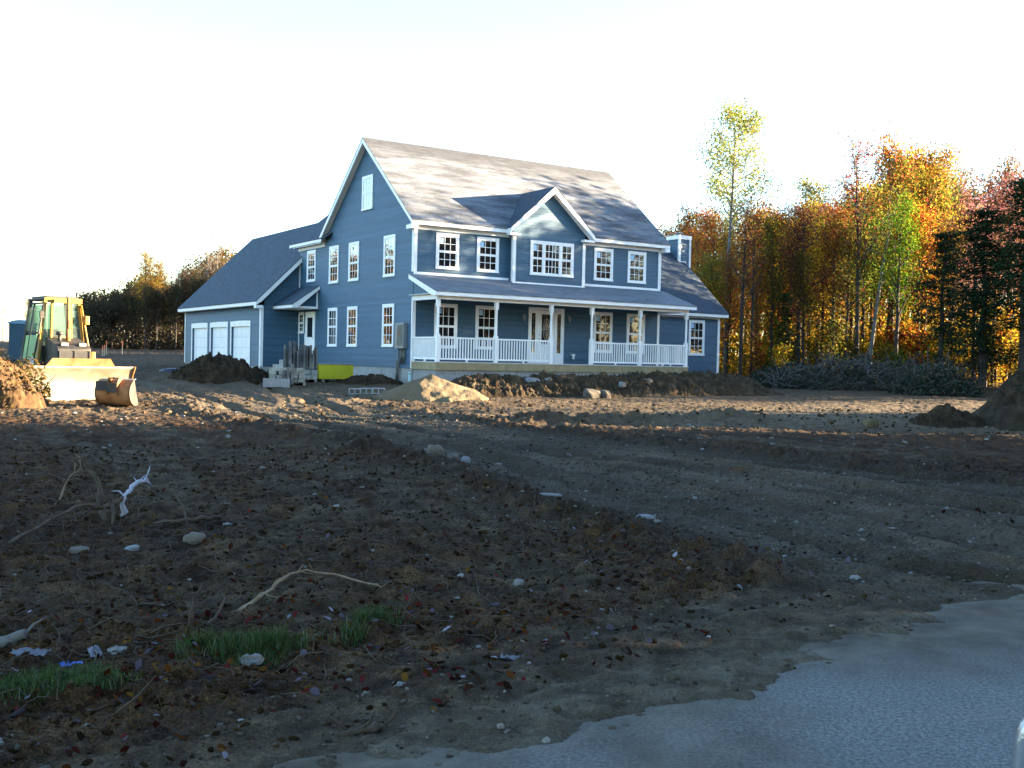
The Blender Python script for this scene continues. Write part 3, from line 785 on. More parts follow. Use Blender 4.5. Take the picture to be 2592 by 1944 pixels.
# --- porch
PD, POH, PZF, PZW, POX = 1.834, .302, 2.505, 3.214, .2
ps = (PZW - PZF) / (PD + POH)
pxl, pxr = -POX, W + POX
py0 = -(PD + POH)
mb = MB()
mb.slab([(pxl, py0 - .02, PZF - .007), (pxr, py0 - .02, PZF - .007), (pxr, -.002, PZW), (pxl, -.002, PZW)], .025, (1, 0, 0), (0, 1 / math.cos(math.atan(ps)), 0))
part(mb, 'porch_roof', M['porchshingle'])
mb = MB()
mb.box(pxl + .03, pxr - .03, py0, py0 + .03, PZF - .165, PZF - .034)
for a, b_ in ((pxl, pxl + .03), (pxr - .03, pxr)):
    mb.prism([(a, py0, PZF - .034), (a, -.002, PZW - .03), (a, -.002, PZW - .19), (a, py0 + .25, PZF - .165), (a, py0, PZF - .165)], (.03, 0, 0))
mb.box(.0, W, -PD - .06, -PD + .06, 2.22, 2.40)                   # beam on the posts
mb.box(.0, .10, -PD + .062, -.003, 2.222, 2.402); mb.box(W - .10, W, -PD + .062, -.003, 2.222, 2.402)
part(mb, 'porch_trim', TRIM)
mb = MB(); mb.box(pxl + .03, pxr - .03, py0 + .03, -.002, 2.405, 2.425); part(mb, 'porch_ceiling', M['soffit'])
for a in (.012, W - .06):
    mb = MB(); mb.prism([(a, -PD, 2.43), (a, -.003, 2.43), (a, -.003, PZW - .06)], (.05, 0, 0)); part(mb, 'porch_end_wall', SIDE)
mb = MB(); mb.box(-.03, W + .03, -PD - .09, -.004, -.035, 0); part(mb, 'porch_deck', M['deck'])
mb = MB(); mb.box(-.015, W + .015, -PD - .075, -PD - .045, -.30, -.038); mb.box(-.015, .015, -PD - .045, -.004, -.30, -.038); mb.box(W - .015, W + .015, -PD - .045, -.004, -.30, -.038); part(mb, 'porch_rim', M['lumber'])
mb = MB()
L_, H_ = W - .1, .8
mb.add([(.05, -PD - .02, ZB), (W - .05, -PD - .02, ZB), (W - .05, -PD - .02, -.303), (.05, -PD - .02, -.303)], [(0, 1, 2, 3)], [[(0, 0), (L_, 0), (L_, H_), (0, H_)]])
mb.add([(.05, -.01, ZB), (.05, -PD - .02, ZB), (.05, -PD - .02, -.303), (.05, -.01, -.303)], [(0, 1, 2, 3)], [[(0, 0), (PD, 0), (PD, H_), (0, H_)]])
mb.add([(W - .05, -PD - .02, ZB), (W - .05, -.01, ZB), (W - .05, -.01, -.303), (W - .05, -PD - .02, -.303)], [(0, 1, 2, 3)], [[(0, 0), (PD, 0), (PD, H_), (0, H_)]])
part(mb, 'porch_foundation', M['masonry'])
PX = [.075, 2.506, 4.962, 6.889, 9.316, 11.775]
def post(x, y):
    mb = MB()
    mb.box(x - .065, x + .065, y - .065, y + .065, 0, .98)
    mb.box(x - .065, x + .065, y - .065, y + .065, 1.95, 2.22)
    prof = [(.98, .06), (1.0, .045), (1.03, .055), (1.07, .042), (1.4, .05), (1.8, .042), (1.87, .05), (1.90, .042), (1.95, .06)]
    mb.tube([(x, y, z) for z, _ in prof], [r for _, r in prof], 12)
    return part(mb, 'porch_post', TRIM)
for x in PX: post(x, -PD)
def railing(p, q):
    p = Vector(p); q = Vector(q); d = q - p; L = d.length; d.normalize(); n_ = Vector((-d.y, d.x, 0))
    P = lambda v: p + d * v[0] + n_ * v[1] + Vector((0, 0, v[2]))
    mb = MB()
    mb.box(0, L, -.04, .04, .83, .885, P); mb.box(0, L, -.025, .025, .07, .13, P)
    k = int(L / .112)
    for i in range(k):
        t = (i + .5) * L / k
        mb.box(t - .019, t + .019, -.019, .019, .13, .83, P)
    mb.box(L / 2 - .03, L / 2 + .03, -.03, .03, .0, .07, P)
    return part(mb, 'railing', TRIM)
g = .066
for a, b_ in ((0, 1), (1, 2), (3, 4), (4, 5)): railing((PX[a] + g, -PD, 0), (PX[b_] - g, -PD, 0))
railing((PX[0], -PD + g, 0), (PX[0], -.02, 0)); railing((PX[5], -.02, 0), (PX[5], -PD + g, 0))

# --- right wing
WR, WY, WE = 17.203, 1.902, 2.504
WRY = 5.75; WRZ = WE + .8333 * (WRY - 1.602)
mb = MB(); mb.box(W + .003, WR, WY, WY + .15, -.284, 2.42); part(mb, 'wall', SIDE)['label'] = 'blue front wall of the right hand wing'
mb = MB(); mb.prism([(WR, WY + .15, -.284), (WR, 9.6, -.284), (WR, 9.6, 2.4), (WR, WRY, WRZ - .2), (WR, WY + .15, 2.5)], (-.15, 0, 0)); mb.box(W + .003, WR - .15, 9.45, 9.6, -.284, 2.4); part(mb, 'wall', SIDE)
mb = MB(); mb.box(W + .003, WR - .03, WY + .03, 9.57, ZB, -.284); part(mb, 'foundation', M['concrete'])
mb = MB()
mb.slab([(W + .003, 1.582, WE - .017), (WR + .3, 1.582, WE - .017), (WR + .3, WRY, WRZ), (W + .003, WRY, WRZ)], .03, (1, 0, 0), (0, 1.3, 0))
mb.slab([(WR + .3, 9.93, WE - .017), (W + .003, 9.93, WE - .017), (W + .003, WRY, WRZ), (WR + .3, WRY, WRZ)], .03, (1, 0, 0), (0, 1.3, 0))
part(mb, 'roof', M['shingle'])['label'] = 'dark roof of the low right wing'
mb = MB()
mb.box(W + .004, WR + .25, 1.602, 1.632, WE - .185, WE - .05)
for (ya, za, yb, zb) in ((1.602, WE, WRY, WRZ), (WRY, WRZ, 9.9, WE)):
    mb.prism([(WR + .252, ya, za - .05), (WR + .252, yb, zb - .05), (WR + .252, yb, zb - .25), (WR + .252, ya, za - .185)], (.035, 0, 0))
mb.box(WR - .12, WR + .018, WY - .022, WY - .001, -.284, 2.32); mb.box(WR + .001, WR + .020, WY, WY + .1, -.284, 2.3)
mb.box(W + .01, WR - .12, WY - .02, WY - .001, 2.24, 2.35)
mb.box(W + .0035, W + .08, WY - .022, WY - .001, 0, 2.2)
part(mb, 'eave_trim', TRIM)
mb = MB(); mb.box(W + .004, WR + .25, 1.632, WY - .001, WE - .18, WE - .165); part(mb, 'soffit', M['soffit'])
window((15.278, WY - .001, .499), FX, FN, fw, 1.651); window((12.30, WY - .001, .499), FX, FN, fw, 1.651)
# chimney box clad in clapboard, straddling the wing's end wall
mb = MB()
cx0, cx1, cy0, cy1 = 17.09, 17.86, 4.75, 5.72
mb.box(cx0 + .02, cx1 - .02, cy0 + .02, cy1 - .02, 4.3, 6.26); mb.box(WR + .30, cx1 - .02, cy0 + .02, cy1 - .02, ZB, 4.3)
ch = part(mb, 'chimney', SIDE)
mb = MB()
mb.box(cx0 - .02, cx1 + .02, cy0 - .02, cy1 + .02, 6.26, 6.45)
for x in (cx0, cx1 - .11):
    for y in (cy0, cy1 - .11):
        mb.box(x, x + .11, y, y + .11, 4.3 if x > 17.3 else WE + .8333 * (y - 1.602) - .1, 6.259)
mb.box(cx0 + .11, cx1 - .3, cy0 + .002, cy0 + .019, 5.06, 5.17)
mb.prism([(cx0 + .004, cy0 + .11, 5.16), (cx0 + .004, cy1 - .11, 5.88), (cx0 + .004, cy1 - .11, 5.78), (cx0 + .004, cy0 + .11, 5.06)], (.015, 0, 0))
mb.build('chimney_trim', TRIM, ch)
mb = MB(); mb.tube([(17.47, 5.25, 6.45), (17.47, 5.25, 6.6)], .12, 12); mb.tube([(17.47, 5.25, 6.6), (17.47, 5.25, 6.63)], .17, 12); mb.build('chimney_cap', M['plate'], ch)

# --- garage
GXL, GY1, GZE, GRX, GRZ = -1.794, 23.756, 2.507, 2.012, 6.641
gsl = (GRZ - GZE) / (GRX - (GXL - .337))
ge = GXL - .337
mb = MB()
doors = [(19.523, 2.912), (16.176, 2.912), (12.829, 2.912)]
ys = [YG]; 
for y, d in sorted(doors): ys += [y + .12, y + d - .12]
ys.append(GY1)
for a, b_ in zip(ys[0::2], ys[1::2]): mb.box(GXL, GXL + .15, a, b_, -.45, 2.30)
for y, d in doors: mb.box(GXL, GXL + .15, y + .12, y + d - .12, 1.50, 2.30)
part(mb, 'wall', SIDE)['label'] = 'blue garage wall with the three doors'
zr_ = lambda x: GZE + gsl * (x - ge)
mb = MB()
mb.prism([(GXL + .15, YG, -.45), (0 - .003, YG, -.45), (-.003, YG, zr_(-.003) - .12), (GXL + .15, YG, zr_(GXL + .15) - .12)], (0, .12, 0)); part(mb, 'wall', SIDE)['label'] = 'shaded garage side wall by the entry'
mb = MB(); mb.prism([(GXL + .15, GY1, -.45), (5.6, GY1, -.45), (5.6, GY1, 2.6), (GRX, GY1, GRZ - .2), (GXL + .15, GY1, zr_(GXL + .15) - .2)], (0, -.15, 0)); mb.box(5.6, 5.75, YG, GY1, -.45, 2.6); part(mb, 'wall', SIDE)
mb = MB(); mb.box(GXL + .03, GXL + .2, YG + .02, GY1 - .02, ZB, -.45); mb.box(GXL + .2, -.003, YG + .02, YG + .14, ZB, -.45); part(mb, 'foundation', M['concrete'])
mb = MB()
gy0, gy1 = YG - .3, GY1 + .3
mb.slab([(ge - .02, gy1, GZE - .02), (ge - .02, gy0, GZE - .02), (GRX, gy0, GRZ), (GRX, gy1, GRZ)], .03, (0, 1, 0), (1.42, 0, 0))
mb.slab([(6.2, gy0, 2.45), (6.2, gy1, 2.45), (GRX, gy1, GRZ), (GRX, gy0, GRZ)], .03, (0, 1, 0), (1.42, 0, 0))
part(mb, 'roof', M['shingle'])['label'] = 'dark bluish garage roof'
mb = MB()
mb.box(ge, ge + .03, gy0 + .04, gy1 - .04, GZE - .20, GZE - .05)
for y in (gy0 + .003, gy1 - .038):
    mb.prism([(ge, y, GZE - .05), (GRX, y, GRZ - .05), (GRX, y, GRZ - .25), (ge + .25, y, GZE - .05 + .25 * gsl - .24), (ge, y, GZE - .20)], (0, .035, 0))
mb.box(ge + .001, GXL - .002, gy0 + .038, YG - .002, GZE - .34, GZE - .202)
mb.box(GXL - .022, GXL - .001, YG - .0, YG + .13, -.45, 2.28); mb.box(GXL - .02, GXL + .11, YG - .022, YG - .001, -.45, 2.28)
mb.box(GXL - .022, GXL - .001, GY1 - .12, GY1, -.45, 2.28)
part(mb, 'eave_trim', TRIM)
mb = MB(); mb.box(ge + .03, GXL - .001, gy0 + .04, gy1 - .04, GZE - .215, GZE - .201); part(mb, 'soffit', M['soffit'])
for y, d in doors:
    # casing with a shallow arched head, the door leaf set back behind it
    mb = MB()
    mb.box(GXL - .025, GXL - .001, y, y + .13, -.63, 1.40); mb.box(GXL - .025, GXL - .001, y + d - .13, y + d, -.63, 1.40)
    mb.box(GXL - .0005, GXL + .15, y + .10, y + .119, -.63, 1.40); mb.box(GXL - .0005, GXL + .15, y + d - .119, y + d - .10, -.63, 1.40)
    k = 12
    top = [(GXL - .025, y + d * i / k, 1.645 + .02 * math.sin(math.pi * i / k)) for i in range(k + 1)]
    bot = [(GXL - .025, y + d * i / k, 1.40) for i in range(k + 1)]
    mb.prism(top + bot[::-1], (.1495, 0, 0))
    part(mb, 'door_casing', TRIM)
    mb = MB()
    x = GXL + .10
    for r_ in range(4):
        z0 = -.63 + r_ * .5075
        mb.box(x, x + .04, y + .12, y + d - .12, z0 + .004, z0 + .5035)
        for c_ in range(4):
            cw = (d - .24) / 4
            mb.box(x - .008, x, y + .12 + c_ * cw + .08, y + .12 + (c_ + 1) * cw - .08, z0 + .09, z0 + .42)
    part(mb, 'garage_door', TRIM)
# --- side entry: door, narrow window, shed hood
mb = MB(); mb.box(-.03, -.001, 9.43, 9.53, -.1, 2.06); mb.box(-.03, -.001, 10.44, 10.54, -.1, 2.06); mb.box(-.031, -.001, 9.53, 10.44, 1.96, 2.06); mb.box(-.018, -.001, 9.53, 10.44, -.1, 1.96)
mb.box(-.026, -.018, 9.62, 10.35, .85, 1.86); dd = part(mb, 'door', TRIM)
mb = MB(); mb.quad([(-.028, 10.29, .92), (-.028, 9.68, .92), (-.028, 9.68, 1.80), (-.028, 10.29, 1.80)]); mb.build('glass', M['glass'], dd)
mb = MB(); mb.tube([(-.07, 9.6, .9), (-.018, 9.6, .9)], [.03, .012], 8); mb.build('handle', M['plate'], dd)
window((-.001, 11.40, 1.09), GX, GN, .66, .985, 2, M['glass'], .5, False)
corner_board(-.025, -.001, 10.56, 10.62, -.284, 1.08); corner_board(-.025, -.001, 11.33, 11.40, -.284, 1.08)
hx = -1.25; hs = (3.2 - 2.33) / 1.25
mb = MB(); mb.slab([(hx - .02, YG - .003, 2.33 - .014), (hx - .02, 8.95, 2.33 - .014), (-.002, 8.95, 3.2), (-.002, YG - .003, 3.2)], .025, (0, 1, 0), (1.25, 0, 0)); part(mb, 'entry_hood', M['shingle'])
mb = MB()
mb.box(hx, hx + .03, 8.985, YG - .004, 2.17, 2.30)
mb.prism([(hx, 8.953, 2.30), (-.003, 8.953, 3.17), (-.003, 8.953, 3.03), (hx + .22, 8.953, 2.17), (hx, 8.953, 2.17)], (0, .03, 0))
mb.box(hx + .22, -.003, 9.16, 9.19, 2.165, 2.26); mb.box(-.07, -.003, 9.158, 9.19, 2.262, 2.95)
mb.box(-1.2, -.003, YG - .03, YG - .004, 3.17, 3.26) if False else None
part(mb, 'hood_trim', TRIM)
mb = MB(); mb.prism([(hx + .2, 9.195, 2.2), (-.004, 9.195, 2.2), (-.004, 9.195, 3.1), (hx + .2, 9.195, 2.36)], (0, .04, 0)); part(mb, 'hood_cheek', SIDE)
mb = MB(); mb.box(hx + .03, -.003, 8.985, YG - .004, 2.15, 2.164); part(mb, 'soffit', M['soffit'])
mb = MB(); mb.box(-1.1, -.003, 9.2, 10.9, -.55, -.12); mb.box(-1.4, -1.1, 9.2, 10.9, -.75, -.33); part(mb, 'step', M['concrete'])
# --- meter box with conduits
mb = MB(); mb.box(-.17, -.001, .40, 1.12, .45, 1.41); mt = part(mb, 'meter_box', M['plate'], bevel=.01)
mb = MB()
mb.box(-.185, -.17, .47, .90, .55, 1.33)
mb.build('meter_door', M['greymetal'], mt)
mb = MB(); mb.box(-.20, -.185, .70, .80, .92, 1.05); mb.build('meter_window', M['rust'], mt)
mb = MB()
for y in (.48, .62, .76, .95): mb.tube([(-.07, y, .45), (-.07, y, -.12 if y < .9 else -.95)], .032, 8)
mb.tube([(-.09, 1.05, .0), (-.09, 1.05, -.9)], .045, 8)
mb.build('conduit', M['greymetal'], mt)

# ------------------------------------------------------------------ piles, rocks
def pile(name, cx, cy, rx, ry, h, mat, label, cat, rz=0.0, seed=0, rough=.25, power=1.0, res=90, crest=None):
    """a heap resting on the ground: closed dome whose rim dips below the soil"""
    u = np.linspace(-1.15, 1.15, int(res * max(2, 1.0 * rx / ry))); v = np.linspace(-1.15, 1.15, res)
    U_, V_ = np.meshgrid(u, v); U_ = U_.ravel(); V_ = V_.ravel()
    c, s = math.cos(rz), math.sin(rz)
    X = cx + U_ * rx * c - V_ * ry * s; Y = cy + U_ * rx * s + V_ * ry * c
    w_ = .16 * fbm(X, Y, max(rx, ry) * .35, 3, seed + 1)
    rr = np.hypot(U_, V_) + w_
    prof = np.clip(1 - rr, 0, 1) ** power
    if crest: prof = np.clip(1 - np.abs(V_ + w_) , 0, 1) ** power * sstep(1.05, .8, np.abs(U_ + .5 * w_))
    hh = h * prof
    m = np.clip(prof * 4, 0, 1)
    ch_ = 1 - 2 * np.abs(fbm(X, Y, .42, 4, seed + 6, .6))
    hh = hh + m * rough * h * (fbm(X, Y, 1.1, 3, seed + 2) * .45 + (ch_ - .4) * .30) + m * rough * (.30 * fbm(X, Y, .22, 4, seed + 4, .65) + .05 * fbm(X, Y, .06, 2, seed + 5))
    gk = np.clip(prof * 3, 0, 1); Z = ground(X, Y) * (1 - gk) + base(X, Y) * gk + hh
    Z = np.where(prof <= 0.0, ground(X, Y) - .06, Z)
    g0 = float(base(0, cy))
    Vt = np.stack([X - cx, Y - cy, Z - g0], 1)
    k = np.arange(len(X)).reshape(len(v), len(u))
    F = np.stack([k[:-1, :-1], k[:-1, 1:], k[1:, 1:], k[1:, :-1]], -1).reshape(-1, 4)
    keep = (prof[F] > -1).any(1) & ((prof[F] > 0).any(1))
    me = mesh_np(name, Vt, F[keep], True)
    o = link_mesh(name, me, mat); o.location = (cx, cy, g0)
    return tag(o, label, cat)
pile('sand_pile', -2.55, 33.4, 1.85, 1.5, .78, M['sand'], 'smooth pile of tan masonry sand in front of the porch corner', 'sand pile', .1, 3, .05, .85)
pile('dirt_pile', -10.9, 39.6, 1.9, 1.4, .80, M['darkdirt'], 'dark dirt pile in front of the garage doors', 'dirt pile', .15, 11, .85, .55)
pile('dirt_pile', -5.15, 39.0, 1.25, .8, .42, M['darkdirt'], 'low dark dirt heap between the yellow bin and the sand pile', 'dirt pile', .1, 17, .45, .8)
pile('dirt_berm', 3.5, 37.3, 6.5, 1.5, .62, M['berm'], 'long rough dirt berm with stones along the front porch', 'dirt berm', .45, 23, .62, .62, 150, True)
pile('dirt_mound', 17.3, 29.4, 4.5, 3.6, 3.5, M['darkdirt'], 'big dark dirt mound at the right edge before the woods', 'dirt pile', .15, 31, .22, .9, 120)
pile('dirt_pile', 12.0, 28.9, 1.1, .8, .5, M['darkdirt'], 'small dark dirt lump at the foot of the big right mound', 'dirt pile', .2, 37, .5, .8)
pile('dirt_heap', -13.35, 27.0, 1.45, 1.4, 1.3, M['tandirt'], 'sunlit tan dirt heap with weeds and roots beside the bulldozer blade', 'dirt pile', -.1, 41, .45, .75, 110)

_ico = None
def ico(sub):
    import bmesh
    bm = bmesh.new(); bmesh.ops.create_icosphere(bm, subdivisions=sub, radius=1.0)
    V = np.array([v.co[:] for v in bm.verts]); F = np.array([[v.index for v in f.verts] for f in bm.faces]); bm.free()
    return V, F
IC = {k: ico(k) for k in (1, 2, 4)}
def rock(x, y, sx, sy, sz, mat, label, rz=0.0, seed=0, dz=0.0, cat='rock', name='rock', group=None):
    V, F = IC[4]
    a = fbm(V[:, 0] * 3 + V[:, 2] * 1.7 + seed * 7, V[:, 1] * 3 - V[:, 2] * 2.1, 2.2, 4, seed)
    q = np.sign(V) * np.abs(V) ** .72
    q = q * (1 + .35 * a)[:, None] * np.array([sx, sy, sz])
    me = mesh_np(name, q, F, True)
    o = link_mesh(name, me, mat); o.rotation_euler = (random.Random(seed).uniform(-.2, .2), 0, rz)
    o.location = (x, y, gz(x, y) + sz * .45 + dz)
    return tag(o, label, cat, group)
def at(px, d): return (px - 1296) / 2672.9 * d        # metres to the right of the view axis at d metres out
rock(at(1104, 16.7), 16.7, 0.135, 0.105, 0.120, M['rock'], 'tan field rock, larger of the two beside the gravel drive', .4, 1)
rock(at(1150, 16.4), 16.4, 0.098, 0.075, 0.068, M['rock'], 'low tan rock just right of the larger one beside the gravel drive', 1.2, 2)
rock(at(1182, 16.1), 16.1, 0.075, 0.060, 0.060, M['palerock'], 'pale pinkish rock, rightmost of the three by the drive edge', .2, 3)
rock(at(498, 8.75), 8.75, 0.090, 0.072, 0.054, M['rock'], 'half buried tan rock below the dead branches', .3, 4)
rock(at(340, 8.5), 8.5, 0.054, 0.036, 0.032, M['palerock'], 'angular bluish white rock in the soil left of the tan rock', .9, 5)
rock(at(205, 8.4), 8.4, 0.072, 0.045, 0.027, M['rock'], 'flat grey rock at the lower left of the dead branches', .2, 6)
rock(at(1640, 10.9), 10.9, 0.111, 0.068, 0.030, M['palerock'], 'flat pale stone lying in the dark gravel edge', .1, 7)
rock(at(1390, 12.2), 12.2, 0.160, 0.056, 0.024, M['palerock'], 'long flat pale stone slab in the dark soil', -.1, 8)
rock(at(2208, 27.3), 27.3, .2, .14, .14, M['sand'], 'sunlit yellowish rock on the flat ground near the right mound', .3, 9)
BR = [(1345, 35.6, .30, .2, .16, 'pale', 'pale boulder half way up the dirt berm, left of its twin'), (1385, 35.8, .17, .14, .15, 'pale', 'smaller pale boulder just right of the first one on the berm'),
      (1498, 35.0, .31, .22, .18, 'rock', 'biggest tan boulder at the foot of the dirt berm'), (1533, 35.2, .22, .17, .17, 'rock', 'grey tan boulder touching the biggest one at the berm foot'),
      (1425, 36.4, .2, .1, .22, 'rock', 'upright tan slab stuck in the berm top'), (1640, 37.2, .26, .18, .16, 'rock', 'tan boulder on the berm below the right porch end'),
      (1680, 37.6, .2, .15, .12, 'pale', 'pale stone on the berm right of the tan boulder'), (1575, 36.2, .13, .1, .1, 'pale', 'small pale stone low on the berm face')]
for i, (px, d, a, b_, c_, mt_, lb) in enumerate(BR):
    x = at(px, d)
    up = .0 if d < 35.4 else .32
    rock(x, d, a, b_, c_, M['palerock' if mt_ == 'pale' else 'rock'], lb, .3 * i, 20 + i, up, 'boulder', 'boulder', 'boulders on the dirt berm')

# ------------------------------------------------------------------ bulldozer (faces local -Y)
DX, DY = -13.45, 31.3
dz = empty('bulldozer', (DX, DY, gz(DX, DY) + .0), R(41), 'yellow crawler bulldozer with glazed cab and wide blade', 'bulldozer')
def track(x0, x1):
    mb = MB(); pts = []
    r = .36
    for k in range(9): t = -math.pi / 2 + math.pi * k / 8; pts.append((1.15 + r * math.cos(t), r + .02 + r * math.sin(t)))
    for k in range(9): t = math.pi / 2 + math.pi * k / 8; pts.append((-1.05 + r * math.cos(t), r + .02 + r * math.sin(t)))
    mb.prism([(x0, y, z) for y, z in pts], (x1 - x0, 0, 0))
    n = len(pts)
    per = []
    for i in range(n):
        a, b_ = Vector(pts[i]), Vector(pts[(i + 1) % n]); L = (b_ - a).length; k = max(1, int(L / .16))
        for j in range(k): per.append(((a + (b_ - a) * (j / k)), (b_ - a).normalized()))
    for p, d in per:
        nn = Vector((d.y, -d.x))
        q = lambda u, v: (p + d * u + nn * v)
        a, b_, c_, e = q(0, 0), q(.03, 0), q(.03, .05), q(0, .05)
        mb.prism([(x0 - .01, a.x, a.y), (x0 - .01, b_.x, b_.y), (x0 - .01, c_.x, c_.y), (x0 - .01, e.x, e.y)], (x1 - x0 + .02, 0, 0))
    o = mb.build('track', M['blackmetal'], dz)
    wm = MB()
    for y in (-1.05, -.6, -.15, .3, .75, 1.15):
        rr = .26 if abs(y) > .9 else .14
        zc = .38 if abs(y) > .9 else .2
        s_ = -1 if x0 < 0 else 1
        xo = x0 - .02 if s_ < 0 else x1 - .02
        wm.tube([(xo, y, zc), (xo + .04, y, zc)], rr, 14)
    wm.build('track_wheel', M['ochre'], o)
track(-1.0, -.52); track(.52, 1.0)
mb = MB(); mb.box(-.5, .5, -1.05, 1.35, .35, .95); mb.build('chassis', M['blackmetal'], dz)
mb = MB()   # bonnet: long sloping box ahead of the cab
mb.prism([(-.47, -1.35, .62), (-.47, -1.35, 1.42), (-.47, -1.22, 1.53), (-.47, -.25, 1.75), (-.47, -.25, .62)], (.94, 0, 0))
hood = mb.build('engine_bonnet', M['blackmetal'], dz, bevel=.02)
mb = MB(); mb.box(-.43, .43, -1.385, -1.352, .68, 1.36)
for k in range(11): mb.box(-.40, .40, -1.40, -1.386, .72 + k * .058, .745 + k * .058)
mb.build('radiator_grille', M['dark'], hood)
mb = MB(); mb.box(-.435, -.405, -1.42, -1.386, .66, 1.38); mb.box(.405, .435, -1.42, -1.386, .66, 1.38); mb.box(-.015, .015, -1.42, -1.386, .66, 1.38); mb.build('grille_guard', M['blackmetal'], hood)
for x in (-.25, .25):
    mb = MB(); mb.box(x - .11, x + .11, -1.30, -1.18, 1.50, 1.60); l = mb.build('headlight', M['dark'], dz)
    mb = MB(); mb.box(x - .085, x + .085, -1.312, -1.30, 1.515, 1.585); mb.build('lamp_glass', M['lamp'], l)
mb = MB(); mb.tube([(.06, -.62, 1.62), (.06, -.62, 2.0)], .07, 12); mb.tube([(.06, -.62, 2.0), (.06, -.62, 2.92)], .055, 12); mb.build('exhaust_stack', M['rust'], dz)
mb = MB(); mb.tube([(-.22, -.75, 1.6), (-.22, -.75, 1.82)], .05, 10); mb.tube([(-.22, -.75, 1.82), (-.22, -.75, 1.92)], [.11, .09], 12); mb.build('air_intake', M['blackmetal'], dz)
# cab
cz0, cz1 = .95, 2.86
ct = [(-.47, -.22), (.47, -.22), (.50, 1.0), (-.50, 1.0)]      # roof outline
cb = [(-.68, -.25), (.68, -.25), (.72, 1.12), (-.72, 1.12)]    # floor outline
def lerp(a, b_, t): return tuple(a[i] + (b_[i] - a[i]) * t for i in range(len(a)))
def cabp(i, t): 
    p = lerp(cb[i], ct[i], t); return (p[0], p[1], cz0 + (cz1 - cz0) * t)
mb = MB()
mb.prism([cabp(0, 0), cabp(1, 0), cabp(2, 0), cabp(3, 0)], (0, 0, -.25))
cabo = mb.build('cab', M['blackmetal'], dz)
def post_b(i, t0=0, t1=1, r=.055, mat='ochre', nm='cab_post'):
    mb = MB(); mb.tube([cabp(i, t0), cabp(i, t1)], r, 6, smooth=False); return mb.build(nm, M[mat], cabo)
post_b(0, 0, 1, .06, 'ochre'); post_b(1, 0, 1, .05, 'ochre'); post_b(2, 0, 1, .06, 'blackmetal'); post_b(3, 0, 1, .06, 'blackmetal')
# middle posts of the front: the windscreen is narrower than the cab floor
for x in (-.28, .24):
    mb = MB(); mb.tube([(x * 1.1, -.26, 1.55), (x, -.235, 2.80)], .045, 6, smooth=False); mb.build('cab_post', M['ochre'], cabo)
mb = MB(); mb.tube([(-.30, -.25, 1.72), (.30, -.25, 1.72)], .05, 6); mb.build('windscreen_sill', M['ochre'], cabo)
mb = MB()
rf = [(-.54, -.32), (.54, -.32), (.57, 1.08), (-.57, 1.08)]
mb.prism([(x, y, cz1 - .03) for x, y in rf], (0, 0, .07)); mb.prism([(x * .86, y * .9 + .03, cz1 + .04) for x, y in rf], (0, 0, .06))
mb.build('cab_roof', M['blackmetal'], cabo, bevel=.02)
mb = MB(); mb.box(-.53, .54, -.36, -.322, cz1 - .10, cz1 + .045); mb.build('roof_visor', M['ochre'], cabo)
def pane(a, b_, t0, t1, mat, nm='cab_window', ins=.06):
    p = [Vector(cabp(a, t0)), Vector(cabp(b_, t0)), Vector(cabp(b_, t1)), Vector(cabp(a, t1))]
    c_ = sum(p, Vector()) / 4; p = [c_ + (q - c_) * (1 - ins) for q in p]
    nn = (p[1] - p[0]).cross(p[3] - p[0]).normalized() * .012
    mb = MB(); mb.prism(p, nn); return mb.build(nm, M[mat], cabo)
pane(0, 1, .34, .96, 'cabglass', 'windscreen')
pane(1, 2, .06, .95, 'cabglass')
pane(2, 3, .45, .95, 'cabglass', 'rear_window')
# glazed door on the other side: pale lower pane, dark frame
pane(3, 0, .06, .46, 'doorglass', 'cab_door'); pane(3, 0, .50, .92, 'cabglass', 'cab_window')
mb = MB(); a, b_ = Vector(cabp(3, .03)), Vector(cabp(0, .03)); c1, c2 = Vector(cabp(3, .94)), Vector(cabp(0, .94))
for p, q in ((a, c1), (b_, c2), (c1, c2), (a, b_), (a.lerp(c1, .5), b_.lerp(c2, .5)), (a.lerp(b_, .3), c1.lerp(c2, .3))):
    mb.tube([p, q], .03, 5)
mb.build('door_frame', M['blackmetal'], cabo)
mb = MB(); mb.box(-.55, .55, -.2, .25, .96, 1.5); mb.build('console', M['dark'], cabo)
mb = MB(); mb.box(-.22, .22, .35, .8, 1.25, 1.42); mb.box(-.22, .22, .72, .84, 1.42, 2.0); mb.build('seat', M['dark'], cabo)
mb = MB(); mb.tube([(-.3, .1, 1.3), (-.28, 0, 1.75)], .02, 6); mb.tube([(.35, .1, 1.3), (.33, .0, 1.7)], .02, 6); mb.build('lever', M['dark'], cabo)
mb = MB()    # yellow grab rail outside the cab with work lights
mb.tube([(.53, -.30, 2.72), (.63, -.34, 2.1), (.80, -.38, 1.1), (.80, -.40, .92), (.62, -.44, .84)], .032, 8); mb.build('grab_rail', M['ochre'], dz)
for z, x in ((2.28, .66), (1.22, .85)):
    mb = MB(); mb.box(x - .06, x + .07, -.46, -.34, z - .13, z + .13); mb.build('work_light', M['ochre'], dz, bevel=.02)
mb = MB(); mb.tube([(-.54, -.30, 2.72), (-.66, -.36, 2.0), (-.84, -.40, 1.0)], .028, 8); mb.build('grab_rail', M['blackmetal'], dz)
mb = MB(); mb.box(-.94, -.84, -.46, -.38, .96, 1.16); mb.build('work_light', M['lamp'], dz)
mb = MB(); mb.box(-.66, -.55, -.42, -.32, 2.3, 2.5); mb.build('work_light', M['blackmetal'], dz)
